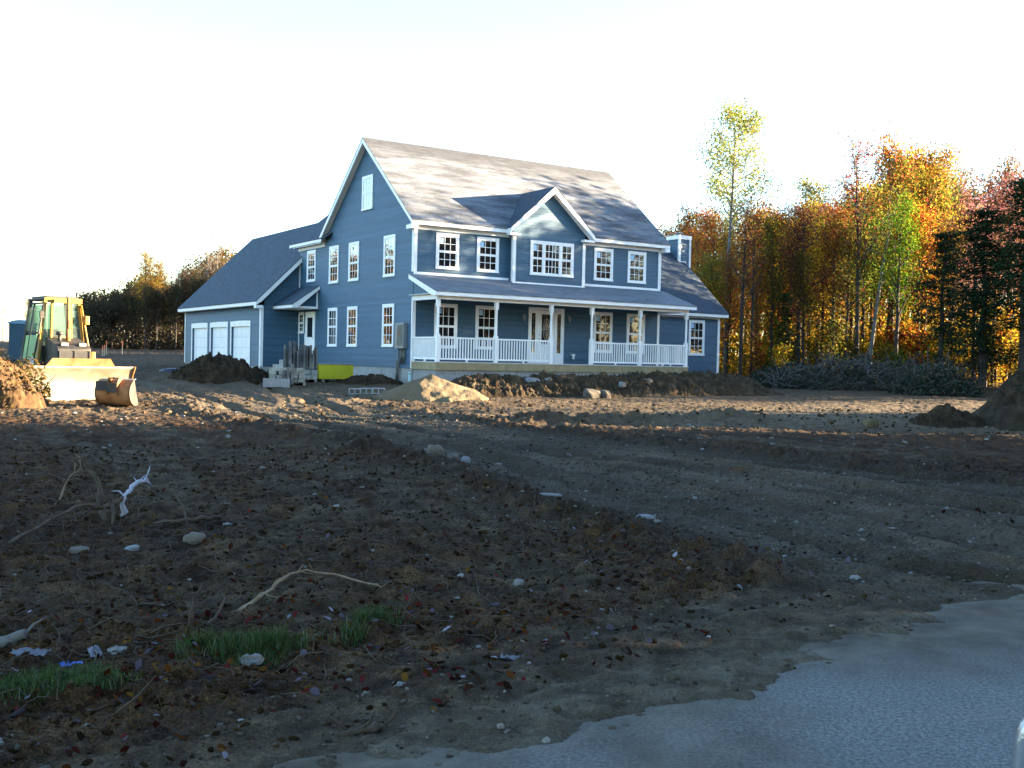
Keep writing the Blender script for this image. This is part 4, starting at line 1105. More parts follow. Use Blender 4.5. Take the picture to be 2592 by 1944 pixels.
# blade
mb = MB()
prof = []
K = 12
for k in range(K + 1):
    t = k / K; z = .02 + .92 * t
    prof.append((-1.86 + .26 * math.sin(math.pi * t) * .9 - .10 * t, z))
bw = 1.52
pts = [(y, z) for y, z in prof] + [(y + .05, z) for y, z in prof[::-1]]
vs = [(-bw, y, z) for y, z in pts] + [(bw, y, z) for y, z in pts]
n = len(pts)
fs = [(i, (i + 1) % n, n + (i + 1) % n, n + i) for i in range(n)]
mb.add(vs, fs, None, True); mb.add(vs, [tuple(range(n))[::-1], tuple(range(n, 2 * n))])
bl_ = mb.build('blade', M['steel'], dz)
mb = MB()
for x in (-bw - .032, bw + .002):
    mb.prism([(x, y - (.05 if 0 < i < K else .02), z) for i, (y, z) in enumerate(prof)] + [(x, -1.52, .96), (x, -1.52, .02)], (.03, 0, 0))
mb.build('blade_end', M['rust'], bl_)
mb = MB(); mb.box(-bw, bw, -1.895, -1.862, -.04, .16); mb.build('cutting_edge', M['steel'], bl_)
mb = MB()
mb.prism([(-.95, -1.92, .95), (.95, -1.92, .95), (.80, -2.0, 1.16), (-.80, -2.0, 1.16)], (0, .03, 0)); mb.build('spill_guard', M['rust'], bl_)
mb = MB()
for x in (-.85, .85):
    mb.tube([(x, -1.55, .35), (x * .95, .1, .45)], .08, 8)
mb.tube([(-.30, -1.58, .75), (-.30, -1.0, 1.25)], .045, 8); mb.tube([(.30, -1.58, .75), (.30, -1.0, 1.25)], .045, 8)
mb.build('push_arm', M['ochre'], dz)

for x in (-.2, -.12, .14, .22):
    mb = MB(); mb.tube([(x, -1.5, 1.0), (x * 1.3, -1.62, .8), (x, -1.5, .55)], .018, 6); mb.build('hydraulic_hose', M['dark'], dz)

# ------------------------------------------------------------------ loose excavator bucket
BX, BYY = at(300, 28.0), 28.0
bk = empty('excavator_bucket', (BX, BYY, gz(BX, BYY) - .02), R(-8), 'small brown digger bucket lying loose in front of the bulldozer blade', 'bucket')
mb = MB()
prof = []
for k in range(15):
    t = k / 14
    a = -.35 + 3.2 * t
    prof.append((.02 - .36 * math.sin(a) * 1.0, .36 - .35 * math.cos(a)))
hw = .46
for i in range(14):
    (y0, z0), (y1, z1) = prof[i], prof[i + 1]
    c0 = Vector((0, .02, .36))
    inn = lambda y, z: (y + (.02 - y) * .07, z + (.36 - z) * .07)
    a, b_ = inn(y0, z0), inn(y1, z1)
    vs = [(-hw, y0, z0), (hw, y0, z0), (hw, y1, z1), (-hw, y1, z1), (-hw, *a), (hw, *a), (hw, *b_), (-hw, *b_)]
    mb.add(vs, [(0, 1, 2, 3), (7, 6, 5, 4)], None, True)
mb.build('shell', M['rust'], bk)
for x in (-hw - .03, hw + .003):
    mb = MB(); mb.prism([(x, y, z) for y, z in prof], (.027, 0, 0)); mb.build('side_plate', M['blackmetal'], bk)
mb = MB(); mb.prism([(-hw - .02, prof[-1][0] - .02, prof[-1][1] - .01), (hw + .02, prof[-1][0] - .02, prof[-1][1] - .01), (hw + .02, prof[-1][0] + .10, prof[-1][1] + .015), (-hw - .02, prof[-1][0] + .10, prof[-1][1] + .015)], (0, 0, .02)); mb.build('lip', M['steel'], bk)
mb = MB(); mb.box(-hw + .02, -.14, -.375, -.345, .42, .66); mb.box(.17 - .30, .14, -.385, -.35, .36, .60); mb.build('wear_plate', M['blackmetal'], bk)
mb = MB()
for x in (-.15, .13):
    mb.prism([(x, -.37, .30), (x, -.37, .62), (x, -.24, .78), (x, -.14, .80), (x, -.08, .70)], (.03, 0, 0))
mb.tube([(-.16, -.2, .74), (.17, -.2, .74)], .025, 8)
mb.build('mounting_ear', M['rust'], bk)

# ------------------------------------------------------------------ portable toilet
PXX, PYY = at(56, 58), 58.0
pt = empty('portable_toilet', (PXX, PYY, gz(PXX, PYY)), R(12), 'dark teal portable toilet at the left edge behind the bulldozer', 'portable toilet')
mb = MB(); mb.box(-.58, .58, -.58, .58, .08, 2.12)
for x in (-.4, -.2, 0, .2, .4): mb.box(x - .03, x + .03, -.60, -.581, .3, 1.9); mb.box(-.60, -.581, x - .03, x + .03, .3, 1.9); mb.box(.581, .60, x - .03, x + .03, .3, 1.9)
mb.build('cabin', M['teal'], pt, bevel=.02)
mb = MB(); K = 8
pr = [(-.64 + 1.28 * k / K, 2.12 + .16 * math.sin(math.pi * k / K) + .03) for k in range(K + 1)]
mb.prism([(-.64, -.64, 2.09)] + [(x, -.64, z) for x, z in pr] + [(.64, -.64, 2.09)], (0, 1.28, 0)); mb.build('roof', M['teal_roof'], pt)
mb = MB(); mb.box(-.42, .42, -.63, -.602, .12, 2.0); mb.box(.28, .38, -.66, -.63, 1.0, 1.14); mb.build('door', M['teal'], pt)
mb = MB(); mb.box(-.6, .6, -.6, .6, 0, .075); mb.build('skid_base', M['dark'], pt)

# ------------------------------------------------------------------ lime yellow bin
LX, LY = at(832, 39.6), 39.6
lb = empty('steel_bin', (LX, LY, gz(LX, LY)), R(38), 'lime yellow open steel bin with a round white sign by the gable wall', 'bin')
mb = MB(); h0, h1 = .09, .62; a, b_ = .72, .56
for (x0, x1, y0, y1) in ((-a, a, -b_, -b_ + .03), (-a, a, b_ - .03, b_), (-a, -a + .03, -b_ + .03, b_ - .03), (a - .03, a, -b_ + .03, b_ - .03)): mb.box(x0, x1, y0, y1, h0, h1)
mb.box(-a + .03, a - .03, -b_ + .03, b_ - .03, h0, h0 + .03)
mb.build('tub', M['lime'], lb)
mb = MB(); mb.box(-a - .02, a + .02, -b_ - .02, b_ + .02, h1 + .002, h1 + .04); mb.build('lid', M['plate'], lb)
mb = MB(); mb.box(-a + .05, -a + .2, -b_ + .05, b_ - .05, 0, h0 - .003); mb.box(a - .2, a - .05, -b_ + .05, b_ - .05, 0, h0 - .003); mb.build('skid', M['dark'], lb)
mb = MB(); mb.tube([(-a - .001, 0.22, .36), (-a - .008, .22, .36)], .085, 16, smooth=False); mb.build('sign', M['sign'], lb)

# ------------------------------------------------------------------ pallets of stone
rng = random.Random(5)
def stone_block(mb, x, y, z, sx, sy, sz, rz):
    c, s = math.cos(rz), math.sin(rz)
    j = lambda: rng.uniform(.82, 1.0)
    vs = []
    for zz in (0, 1):
        for (u, v) in ((-1, -1), (1, -1), (1, 1), (-1, 1)):
            a, b_ = u * sx / 2 * j(), v * sy / 2 * j()
            vs.append((x + a * c - b_ * s, y + a * s + b_ * c, z + zz * sz * rng.uniform(.9, 1.0)))
    mb.add(vs, [(3, 2, 1, 0), (4, 5, 6, 7), (0, 1, 5, 4), (1, 2, 6, 5), (2, 3, 7, 6), (3, 0, 4, 7)])
def pallet(px, d, rz, label):
    x = at(px, d)
    p = empty('wooden_pallet', (x, d, gz(x, d) - .01), rz, label, 'pallet')
    mb = MB()
    for k in range(7): mb.box(-.6, .6, -.5 + k * .15, -.5 + k * .15 + .1, .12, .14)
    mb.build('deck_boards', M['pallet'], p)
    mb = MB()
    for xx in (-.6, -.05, .5): mb.box(xx, xx + .1, -.5, .5, 0, .118)
    mb.build('runner', M['pallet'], p)
    return x, d, gz(x, d) - .01 + .142
def on(x, d, z, rz, mb, name, mat, label, cat, group=None):
    o = mb.build(name, mat); o.location = (x, d, z); o.rotation_euler = (0, 0, rz); return tag(o, label, cat, group)
x, d, z = pallet(728, 37.2, .25, 'weathered pallet under the low pale stones in front of the side door')
mb = MB()
for lay in range(4):
    for i in range(5):
        for j in range(3):
            stone_block(mb, -.5 + i * .24 + rng.uniform(-.04, .04), -.32 + j * .3 + rng.uniform(-.05, .05), lay * .12, rng.uniform(.2, .3), rng.uniform(.24, .34), rng.uniform(.10, .13), rng.uniform(-.25, .25))
on(x, d, z, .25, mb, 'stone_stack', M['palestone'], 'stack of rough pale greenish stones on the front pallet', 'stone stack')
mb = MB()
for k in range(3): stone_block(mb, -.16 + .14 * k, -.6, -.10, .09, .07, .50 + .12 * k, .1 * k)
on(x, d, z, .25, mb, 'stone_posts', M['slate'], 'grey stone posts leaning on the front of the pale stone stack', 'stone stack')
x, d, z = pallet(760, 38.9, .2, 'second pallet behind the pale stones, carrying tall slate slabs')
mb = MB()
for i in range(5):
    for j in range(3):
        for lay in range(2): stone_block(mb, -.5 + i * .25, -.3 + j * .3, lay * .17, .25, .3, .165, rng.uniform(-.1, .1))
on(x, d, z, .2, mb, 'stone_course', M['palestone'], 'two courses of rough stones under the tall slate slabs', 'stone stack')
z += .345
mb = MB()
for i in range(19):
    t = i / 18
    stone_block(mb, -.58 + 1.16 * t, rng.uniform(-.1, .1), 0, rng.uniform(.05, .13), rng.uniform(.45, .7), rng.uniform(.62, 1.15) - .12 * t, rng.uniform(-.15, .15))
on(x, d, z, .2, mb, 'slate_slabs', M['slate'], 'row of tall dark slate slabs standing on edge on the rear pallet', 'stone stack')
x, d, z = pallet(782, 39.3, .1, 'third pallet with rubble stones beside the lime yellow bin')
mb = MB()
for i in range(30):
    stone_block(mb, rng.uniform(-.5, .5), rng.uniform(-.4, .4), rng.choice((0, .14, .27, .38)), rng.uniform(.2, .34), rng.uniform(.18, .3), rng.uniform(.12, .18), rng.uniform(0, 3))
stone_block(mb, .1, .1, .5, .22, .2, .28, .4)
on(x, d, z, .1, mb, 'rubble_stack', M['palestone'], 'heap of mixed rubble stones on the pallet beside the yellow bin', 'stone stack')
x = at(700, 36.4); mb = MB(); mb.box(-.45, .45, -.2, .2, 0, .3)
for k in range(3): mb.box(-.45 + .31 * k, -.45 + .31 * k + .27, -.205, -.2, .03, .27)
o = mb.build('stone_crate', M['block']); o.location = (x, 36.4, gz(x, 36.4) - .02); o.rotation_euler = (0, 0, .2); tag(o, 'low grey concrete slab lying at the foot of the front pallet', 'concrete slab')

# ------------------------------------------------------------------ concrete blocks
def cblock(px, d, rz, label):
    mb = MB()
    L, Wd, Hh, t = .40, .20, .20, .035
    # a hollow block lying on its side: two cores open towards the street
    mb.box(-L / 2, L / 2, -Wd / 2, Wd / 2, 0, t); mb.box(-L / 2, L / 2, -Wd / 2, Wd / 2, Hh - t, Hh)
    for x in (-L / 2, -t / 2, L / 2 - t): mb.box(x, x + t, -Wd / 2, Wd / 2, t, Hh - t)
    x = at(px, d)
    o = mb.build('concrete_block', M['block']); o.location = (x, d, gz(x, d) + .005); o.rotation_euler = (0, 0, rz)
    tag(o, label, 'concrete block', 'concrete blocks by the sand pile')
cblock(899, 34.4, .06, 'hollow grey concrete block, leftmost of three beside the sand pile')
cblock(929, 34.5, -.03, 'hollow grey concrete block, middle of three beside the sand pile')
cblock(959, 34.4, .1, 'hollow grey concrete block, nearest of three to the sand pile')
x = at(1037, 37.6); mb = MB(); mb.tube([(0, 0, -.1), (0, 0, .42)], .06, 12); mb.tube([(0, 0, .42), (0, 0, .50)], .075, 12)
o = mb.build('drain_pipe', M['pipe']); o.location = (x, 37.6, gz(x, 37.6)); tag(o, 'short pale green drain pipe standing at the porch corner', 'pipe')
# tarp by the garage
x, d = at(445, 47.0), 47.0
V, F = IC[4]; q = V * np.array([.75, .35, .16]); q[:, 2] += .08 * fbm(V[:, 0] * 3, V[:, 1] * 3, 1, 3, 77)
o = link_mesh('tarp', mesh_np('tarp', q, F, True), M['tarp']); o.location = (x, d, gz(x, d) + .05); tag(o, 'crumpled dark tarp on the ground left of the garage', 'tarp')
# survey stakes
for i, (px, hgt, lbl) in enumerate(((258, .75, 'leftmost'), (263, .7, 'second from left'), (268, .95, 'tallest of the left three'), (308, .9, 'lone'))):
    d = 74 + i
    x = at(px, d)
    s_ = empty('survey_stake', (x, d, gz(x, d)), 0, f'thin survey stake with orange top before the far left woods, {lbl}', 'stake', 'survey stakes')
    mb = MB(); mb.box(-.03, .03, -.015, .015, -.2, hgt * .6); mb.build('stake', M['stakewood'], s_)
    mb = MB(); mb.box(-.032, .032, -.017, .017, hgt * .6, hgt); mb.build('painted_top', M['orange'], s_)

# ------------------------------------------------------------------ dead branches in the foreground
def branch(name, pts, r0, r1, mat, label, twigs=(), n=8):
    """pts: (px, d, height above soil)"""
    P = []
    for px, d, h in pts:
        x = at(px, d); P.append(Vector((x, d, gz(x, d) + h)))
    o0 = P[0].copy()
    # smooth the path
    Q = []
    for i in range(len(P) - 1):
        a = P[max(i - 1, 0)]; b_ = P[i]; c_ = P[i + 1]; e = P[min(i + 2, len(P) - 1)]
        for k in range(5):
            t = k / 5
            Q.append(.5 * ((2 * b_) + (c_ - a) * t + (2 * a - 5 * b_ + 4 * c_ - e) * t * t + (3 * b_ - a - 3 * c_ + e) * t ** 3))
    Q.append(P[-1])
    rg = random.Random(len(Q) + int(P[0].x * 100))
    Q = [q - o0 + Vector((rg.uniform(-1, 1), rg.uniform(-1, 1), rg.uniform(-1, 1))) * r0 * .55 for q in Q]
    rr = [(r0 + (r1 - r0) * i / (len(Q) - 1)) * rg.uniform(.75, 1.25) for i in range(len(Q))]
    mb = MB(); mb.tube(Q, rr, n)
    for k in range(2 + len(Q) // 5):
        i_ = rg.randrange(1, len(Q)); q = Q[i_]; L = rg.uniform(.06, .22)
        e = Vector((rg.uniform(-1, 1), rg.uniform(-1, 1), rg.uniform(-.1, .9))).normalized() * L
        mb.tube([q, q + e * .5 + Vector((rg.uniform(-.02, .02), 0, rg.uniform(-.02, .03))), q + e], [rr[i_] * .4, rr[i_] * .3, .002], 5)
    for (f, dx, dy, dzz, r) in twigs:
        q = Q[int(f * (len(Q) - 1))]
        mb.tube([q, q + Vector((dx, dy, dzz)) * .5 + Vector((.02, 0, .03)), q + Vector((dx, dy, dzz))], [r, r * .8, r * .35], 5)
    o = mb.build(name, mat); o.location = o0
    return tag(o, label, 'branch', 'dead branches in the soil')
branch('branch', [(205, 10.35, 0.407), (245, 10.27, 0.319), (262, 10.09, 0.089), (280, 10.00, -0.035)], .020, .027, M['deadwood'], 'dark crooked branch arching into the soil left of the white one', [(.0, -.12, 0, .08, .012)])
branch('branch', [(155, 10.27, 0.124), (178, 10.35, 0.319), (205, 10.35, 0.407), (202, 10.35, 0.496)], .009, .005, M['palewood'], 'thin pale split stick at the far left of the branch pile', [(.5, -.02, 0, .12, .007), (.8, -.06, 0, .10, .006)])
branch('branch', [(318, 9.91, 0.018), (318, 9.91, 0.195), (332, 9.96, 0.319), (372, 10.09, 0.372)], .030, .020, M['birch'], 'bent white frosted branch standing out of the branch pile', [(.9, .1, .1, -.06, .02)])
branch('branch', [(20, 8.41, -0.018), (110, 9.03, 0.089), (215, 9.56, 0.177), (265, 9.73, 0.177), (318, 9.91, 0.212), (350, 10.00, 0.266)], .012, .028, M['deadwood'], 'long grey branch lying low from the left edge to the white one', [(.6, .05, -.1, -.2, .02), (.7, .1, -.25, -.2, .022), (.45, -.1, -.1, .1, .01)])
branch('branch', [(400, 10.27, 0.301), (440, 10.18, 0.230), (470, 10.00, 0.089), (478, 9.73, -0.027)], .010, .008, M['deadwood'], 'thin branch curving down at the right of the pile', [(.4, .1, .1, .08, .006)])
branch('branch', [(395, 9.65, -0.009), (480, 9.65, 0.062), (560, 9.82, 0.053)], .02, .022, M['deadwood'], 'straight dark stick lying right of the branch pile')
branch('branch', [(280, 10.89, 0.177), (330, 10.80, 0.230), (420, 10.97, 0.195), (520, 10.97, 0.044)], .009, .006, M['deadwood'], 'long thin twig arching behind the branch pile')
branch('branch', [(600, 6.58, 0.000), (680, 6.89, 0.060), (760, 7.16, 0.090), (880, 7.25, 0.075), (975, 7.16, 0.015)], .013, .007, M['palewood'], 'long curved tan stick lying beside the grass', [(.15, .05, .1, .05, .006), (.5, .02, .1, .03, .005)])
branch('branch', [(505, 6.18, -0.015), (550, 6.35, 0.038), (577, 6.49, 0.120)], .013, .007, M['deadwood'], 'short grey stick poking up behind the grass')
branch('branch', [(488, 6.09, -0.015), (495, 6.09, 0.090), (502, 6.13, 0.180)], .014, .008, M['deadwood'], 'dark upright stick left of the grass patch')
branch('branch', [(360, 6.71, 0.015), (430, 6.80, 0.030)], .012, .01, M['deadwood'], 'short straight stick lying in the soil above the grass')
branch('branch', [(870, 4.43, 0.000), (930, 4.47, 0.022), (985, 4.55, 0.015)], .014, .02, M['deadwood'], 'dark stick on the dusty road shoulder')
branch('branch', [(0, 5.82, 0.015), (70, 5.86, 0.030)], 0.03, .024, M['greybark'], 'thick pale log end at the lower left edge')

# litter
def scrap(px, d, sx, sy, mat, label, seed):
    k = 12; u = np.linspace(-1, 1, k); U_, V_ = np.meshgrid(u, u); U_ = U_.ravel(); V_ = V_.ravel()
    zt = .45 * sx * np.abs(fbm(U_ * 2 + seed, V_ * 2, 1, 3, seed)) + .01
    x = at(px, d)
    top = np.stack([U_ * sx * (1 + .2 * fbm(U_ + seed, V_, .7, 2, 3)), V_ * sy, zt], 1); bot = top.copy(); bot[:, 2] -= .006
    i = np.arange(k * k).reshape(k, k); Fq = np.stack([i[:-1, :-1], i[:-1, 1:], i[1:, 1:], i[1:, :-1]], -1).reshape(-1, 4)
    o = link_mesh('litter', mesh_np('litter', np.vstack([top, bot]), np.vstack([Fq, Fq[:, ::-1] + k * k]), True), mat)
    o.location = (x, d, gz(x, d) - .004); o.rotation_euler = (0, 0, seed * 1.3); tag(o, label, 'litter')
scrap(187, 5.54, .055, .05, M['bluetrash'], 'crumpled bright blue plastic bag at the edge of the grass', 3)
scrap(250, 5.67, .10, .03, M['paper'], 'torn white paper strip right of the blue bag', 4)
scrap(85, 5.58, .09, .06, M['paper'], 'flattened pale paper left of the blue bag', 5)
scrap(410, 5.94, .05, .04, M['paper'], 'small crumpled pale paper at the left of the grass', 6)
scrap(1310, 5.67, .07, .03, M['paper'], 'pale scrap lying beside the road shoulder', 7)
scrap(600, 27.5, .12, .06, M['paper'], 'white scrap on the dirt right of the digger bucket', 8)

# ------------------------------------------------------------------ car mirror at the lower right corner
cm = empty('car_mirror', (.610, 1.0, 1.197), R(-28), 'silver rimmed door mirror of the photographer\'s car at the lower right corner', 'car mirror')
mb = MB()
def sup(a, b_, y, n=28):
    out = []
    for k in range(n):
        t = 2 * math.pi * k / n; c, s = math.cos(t), math.sin(t)
        out.append((a * math.copysign(abs(c) ** .55, c), y, b_ * math.copysign(abs(s) ** .55, s)))
    return out
rings = [sup(.098, .062, -.004), sup(.107, .071, -.012), sup(.113, .077, .01), sup(.108, .073, .05), sup(.085, .058, .09), sup(.04, .028, .11)]
n = 28; vs = [p for r_ in rings for p in r_]
fs = [(i * n + k, i * n + (k + 1) % n, (i + 1) * n + (k + 1) % n, (i + 1) * n + k) for i in range(len(rings) - 1) for k in range(n)]
fs.append(tuple(range((len(rings) - 1) * n, len(rings) * n)))
mb.add(vs, fs, None, True); mb.build('shell', M['carsilver'], cm)
mb = MB(); mb.prism(sup(.0975, .0615, .004), (0, .004, 0)); mb.build('mirror_glass', M['mirrorglass'], cm)
mb = MB(); mb.tube([(.06, .04, -.06), (.10, .03, -.13), (.14, .0, -.16)], [.03, .028, .035], 10); mb.build('arm', M['dark'], cm)
mb = MB(); mb.prism([(.15, -.9, -.16), (.15, .45, -.16), (.17, .5, -.25), (.17, .5, -.8), (.17, -.9, -.8)], (.04, 0, 0)); mb.build('door_panel', M['carsilver'], cm)

# ------------------------------------------------------------------ trees
def tube_np(P, r, n):
    """P (k,3) path, r (k,) radii -> verts, quads"""
    P = np.asarray(P, float); k = len(P)
    d = np.gradient(P, axis=0); d /= np.linalg.norm(d, axis=1)[:, None] + 1e-9
    a = np.where(np.abs(d[:, 2:3]) < .9, np.array([[0, 0, 1.]]), np.array([[1., 0, 0]]))
    a = np.cross(a, d); a /= np.linalg.norm(a, axis=1)[:, None] + 1e-9
    b = np.cross(d, a)
    t = np.linspace(0, 2 * np.pi, n, endpoint=False)
    V = P[:, None] + (a[:, None] * np.cos(t)[None, :, None] + b[:, None] * np.sin(t)[None, :, None]) * np.asarray(r)[:, None, None]
    i = np.arange(k * n).reshape(k, n); j = np.roll(i, -1, 1)
    F = np.stack([i[:-1], j[:-1], j[1:], i[1:]], -1).reshape(-1, 4)
    return V.reshape(-1, 3), F
class Acc:
    def __init__(s): s.V = []; s.F = []; s.n = 0
    def add(s, V, F): s.V.append(V); s.F.append(F + s.n); s.n += len(V)
    def get(s): return np.vstack(s.V), np.vstack(s.F)
def leaf_quads(C, size, rg, flat=0.0):
    """a small bent blade at every centre, turned at random"""
    n = len(C)
    u = rg.normal(size=(n, 3)); u[:, 2] *= (1 - flat); u /= np.linalg.norm(u, axis=1)[:, None]
    v = rg.normal(size=(n, 3)); v[:, 2] *= (1 - flat); v -= u * (u * v).sum(1)[:, None]; v /= np.linalg.norm(v, axis=1)[:, None] + 1e-9
    s = size * rg.uniform(.6, 1.35, (n, 1))
    a, b = u * s, v * s * .55
    V = np.stack([C - a, C + b, C + a * 1.05, C - b], 1).reshape(-1, 3)
    F = np.arange(4 * n).reshape(n, 4)
    return V, F
def grow_tree(seed, H, cb, spread, nl, leaf_n, leaf, slim=1.0, lean=(0, 0), clump=.45, up=.9, top=1.0, twigs=3):
    """returns (wood verts, faces), (leaf verts, faces); cb = height of the lowest limb, as a share of H"""
    rg = np.random.default_rng(seed)
    wood = Acc()
    k = 12
    t = np.linspace(0, 1, k)
    wob = np.cumsum(rg.normal(0, .012 * H, (k, 2)), 0) * .35
    P = np.stack([lean[0] * H * t ** 1.3 + wob[:, 0] * t, lean[1] * H * t ** 1.3 + wob[:, 1] * t, t * H], 1)
    P[0, 2] = -.3
    r0 = (.012 * H + .015) * slim
    r = r0 * (1 - t) ** .8 + .012
    V, F = tube_np(P, r, 7); wood.add(V, F)
    tips = []
    for i in range(nl):
        f = cb + (1 - cb) * ((i + rg.uniform(0, 1)) / nl) ** .9
        p0 = np.array([np.interp(f, t, P[:, c]) for c in range(3)])
        az = rg.uniform(0, 2 * np.pi)
        L = spread * H * (1.15 - .75 * ((f - cb) / (1 - cb)) * top) * rg.uniform(.6, 1.1)
        el = up * rg.uniform(.7, 1.2)
        d = np.array([math.cos(az) * math.cos(el), math.sin(az) * math.cos(el), math.sin(el)])
        m = 5; q = [p0]
        for s_ in range(1, m):
            d = d + rg.normal(0, .16, 3) + np.array([0, 0, .06]); d /= np.linalg.norm(d)
            q.append(q[-1] + d * L / (m - 1))
        q = np.array(q); rb = np.interp(f, t, r) * .5
        V, F = tube_np(q, np.linspace(rb, .008, m), 4); wood.add(V, F)
        for s_ in range(1, m):
            for _ in range(twigs if s_ > 1 else 1):
                dd = d + rg.normal(0, .75, 3); dd /= np.linalg.norm(dd)
                Lt = L * rg.uniform(.18, .42)
                e = q[s_] + dd * Lt
                mid = q[s_] + dd * Lt * .5 + rg.normal(0, .05 * Lt, 3)
                V, F = tube_np(np.array([q[s_], mid, e]), np.array([.012, .009, .004]), 3); wood.add(V, F)
                tips.append((mid, 1)); tips.append((e, 1))
        tips.append((q[-1], 1.3))
    tips.append((P[-1], 1))
    T = np.array([p for p, _ in tips])
    # some sprays thick with leaves, others almost bare
    wgt = rg.uniform(.05, 1, len(T)) ** 2; wgt /= wgt.sum()
    idx = rg.choice(len(T), leaf_n, p=wgt)
    C = T[idx] + rg.normal(0, clump, (leaf_n, 3)) * np.array([1, 1, .8])
    LV = leaf_quads(C, leaf, rg)
    return wood.get(), LV
def grow_pine(seed, H, cb, spread, n_whorl, leaf_n, leaf):
    rg = np.random.default_rng(seed); wood = Acc()
    t = np.linspace(0, 1, 8); P = np.stack([rg.normal(0, .05, 8), rg.normal(0, .05, 8), t * H], 1); P[0] = (0, 0, -.3)
    V, F = tube_np(P, .014 * H * (1 - t) + .02, 8); wood.add(V, F); tips = []
    for i in range(n_whorl):
        f = cb + (1 - cb) * i / n_whorl
        for b in range(5):
            az = rg.uniform(0, 6.28); L = spread * H * (1.05 - .85 * (f - cb) / (1 - cb)) * rg.uniform(.5, 1.15)
            p0 = np.array([0, 0, f * H]); d = np.array([math.cos(az), math.sin(az), rg.uniform(-.1, .35)])
            q = p0 + d * np.linspace(0, 1, 5)[:, None] * L; q[:, 2] += .1 * L * np.linspace(0, 1, 5) ** 2
            V, F = tube_np(q, np.linspace(.035, .008, 5), 4); wood.add(V, F)
            for s_ in range(1, 5):
                tips += [q[s_] + rg.normal(0, .12, 3) for _ in range(2)]
    T = np.array(tips); wgt = rg.uniform(.1, 1, len(T)); wgt /= wgt.sum()
    C = T[rg.choice(len(T), leaf_n, p=wgt)] + rg.normal(0, .22, (leaf_n, 3)) * np.array([1, 1, .5])
    return wood.get(), leaf_quads(C, leaf, rg)

PROTO = {}
def proto(name, data, bark, leafm):
    (wv, wf), (lv, lf) = data
    a = mesh_np(name + '_trunk', wv, wf, True); a.materials.append(M[bark])
    b = mesh_np(name + '_crown', lv, lf, False); b.materials.append(M[leafm])
    PROTO[name] = (a, b, lv[:, 2].max())
for k in range(5): proto(f'autumn{k}', grow_tree(100 + k, 10, .25 + .05 * k, .20, 30, 6000, .058, 1.0, ((k - 2) * .012, 0), .34), 'bark', 'leaf')
for k in range(2): proto(f'thin{k}', grow_tree(120 + k, 10, .42, .17, 24, 1700, .058, .8, (.02 * k, 0), .28, 1.05, .8, 4), 'bark', 'leaf')
proto('leaning', grow_tree(130, 10, .5, .15, 18, 900, .08, .9, (.16, .02), .4), 'greybark', 'leaf')
proto('poplar', grow_tree(141, 15, .55, .17, 38, 9500, .068, .75, (.004, 0), .36, .55, .75), 'greybark', 'leaf')
for k in range(2): proto(f'sapling{k}', grow_tree(150 + k, 3, .12, .32, 16, 1100, .075, 1.0, (0, 0), .3, .8), 'bark', 'leaf')
proto('bare', grow_tree(160, 12, .35, .2, 30, 500, .07, .9, (0, 0), .4, 1.1, .8, 5), 'greybark', 'leaf')
proto('pine0', grow_pine(170, 12, .12, .22, 20, 15000, .066), 'bark', 'needle')
proto('pine1', grow_pine(171, 12, .3, .2, 15, 11000, .066), 'bark', 'needle')
_used = set()
def tree(pn, name, x, y, h, col, label, group=None, cat='tree', sx=1.0, rz=None, trunk=True):
    """a tree is an Empty at its foot with a trunk and a crown; copies share their meshes"""
    a, b, top = PROTO[pn]
    t = empty(name, (x, y, gz(x, y) - .02), random.Random(int(x * 991 + y * 37)).uniform(0, 6.28) if rz is None else rz, label, cat, group)
    s = h / top; t.scale = (s * sx, s * sx, s)
    for nm, me in (('trunk', a), ('crown', b)):
        o = bpy.data.objects.new(nm, me); COL.objects.link(o); o.parent = t
        o.color = (*col, 1)
    return t
ORANGE, RUST, MAROON, YELLOW, OLIVE, GREEN, PINK, BROWN = (.30, .125, .018), (.17, .068, .02), (.115, .045, .03), (.36, .24, .022), (.105, .095, .018), (.075, .11, .015), (.19, .075, .07), (.11, .068, .03)
CLS = {'orange': ORANGE, 'rust red': RUST, 'maroon': MAROON, 'yellow': YELLOW, 'olive green': OLIVE, 'bright green': GREEN, 'dull pink': PINK, 'brown': BROWN}
# the skyline of the woods on the right, as height over the eye per metre of distance (a row of trees at any distance rises to it)
SK = [(1600, 590), (1680, 565), (1750, 520), (1850, 520), (1900, 500), (1960, 505), (2020, 520), (2070, 445), (2110, 490), (2150, 455), (2200, 440), (2240, 375), (2300, 370), (2350, 395), (2420, 410), (2500, 405), (2600, 420)]
def sky_h(px, d, prof=SK):
    py = np.interp(px, [p[0] for p in prof], [p[1] for p in prof])
    hor = 878 + .0230 * px
    return (hor - py) / 2672.9 * d + EYE
G1 = 'autumn trees in the woods right of the house'
# trees one can tell apart
tree('poplar', 'tall_tree', at(1836, 59), 59, 16.0, (.24, .25, .05), 'tallest tree, thin grey trunk and yellow green crown above the chimney', rz=.3)
tree('leaning', 'leaning_tree', at(2195, 54), 54, 11.0, OLIVE, 'leaning grey tree with long bare trunk in the right hand woods', rz=.2)
tree('thin0', 'tree', at(2165, 54.5), 54.5, 13.2, RUST, 'slim dark forked tree whose bare top stands above the skyline', rz=1)
tree('autumn1', 'tree', at(2018, 55), 55, 9.8, MAROON, 'thick trunked maroon tree in front of the right hand woods', sx=1.1, rz=2)
tree('autumn2', 'tree', at(1950, 55), 55, 9.2, OLIVE, 'olive tree with straight trunk left of the dark green young pine', rz=.5)
tree('thin1', 'tree', at(1872, 53), 53, 9.8, BROWN, 'slim brown tree just right of the house wing', rz=1.5)
tree('thin0', 'tree', at(1900, 54), 54, 9.4, RUST, 'second slim tree right of the house wing, rust leaves', rz=2.4)
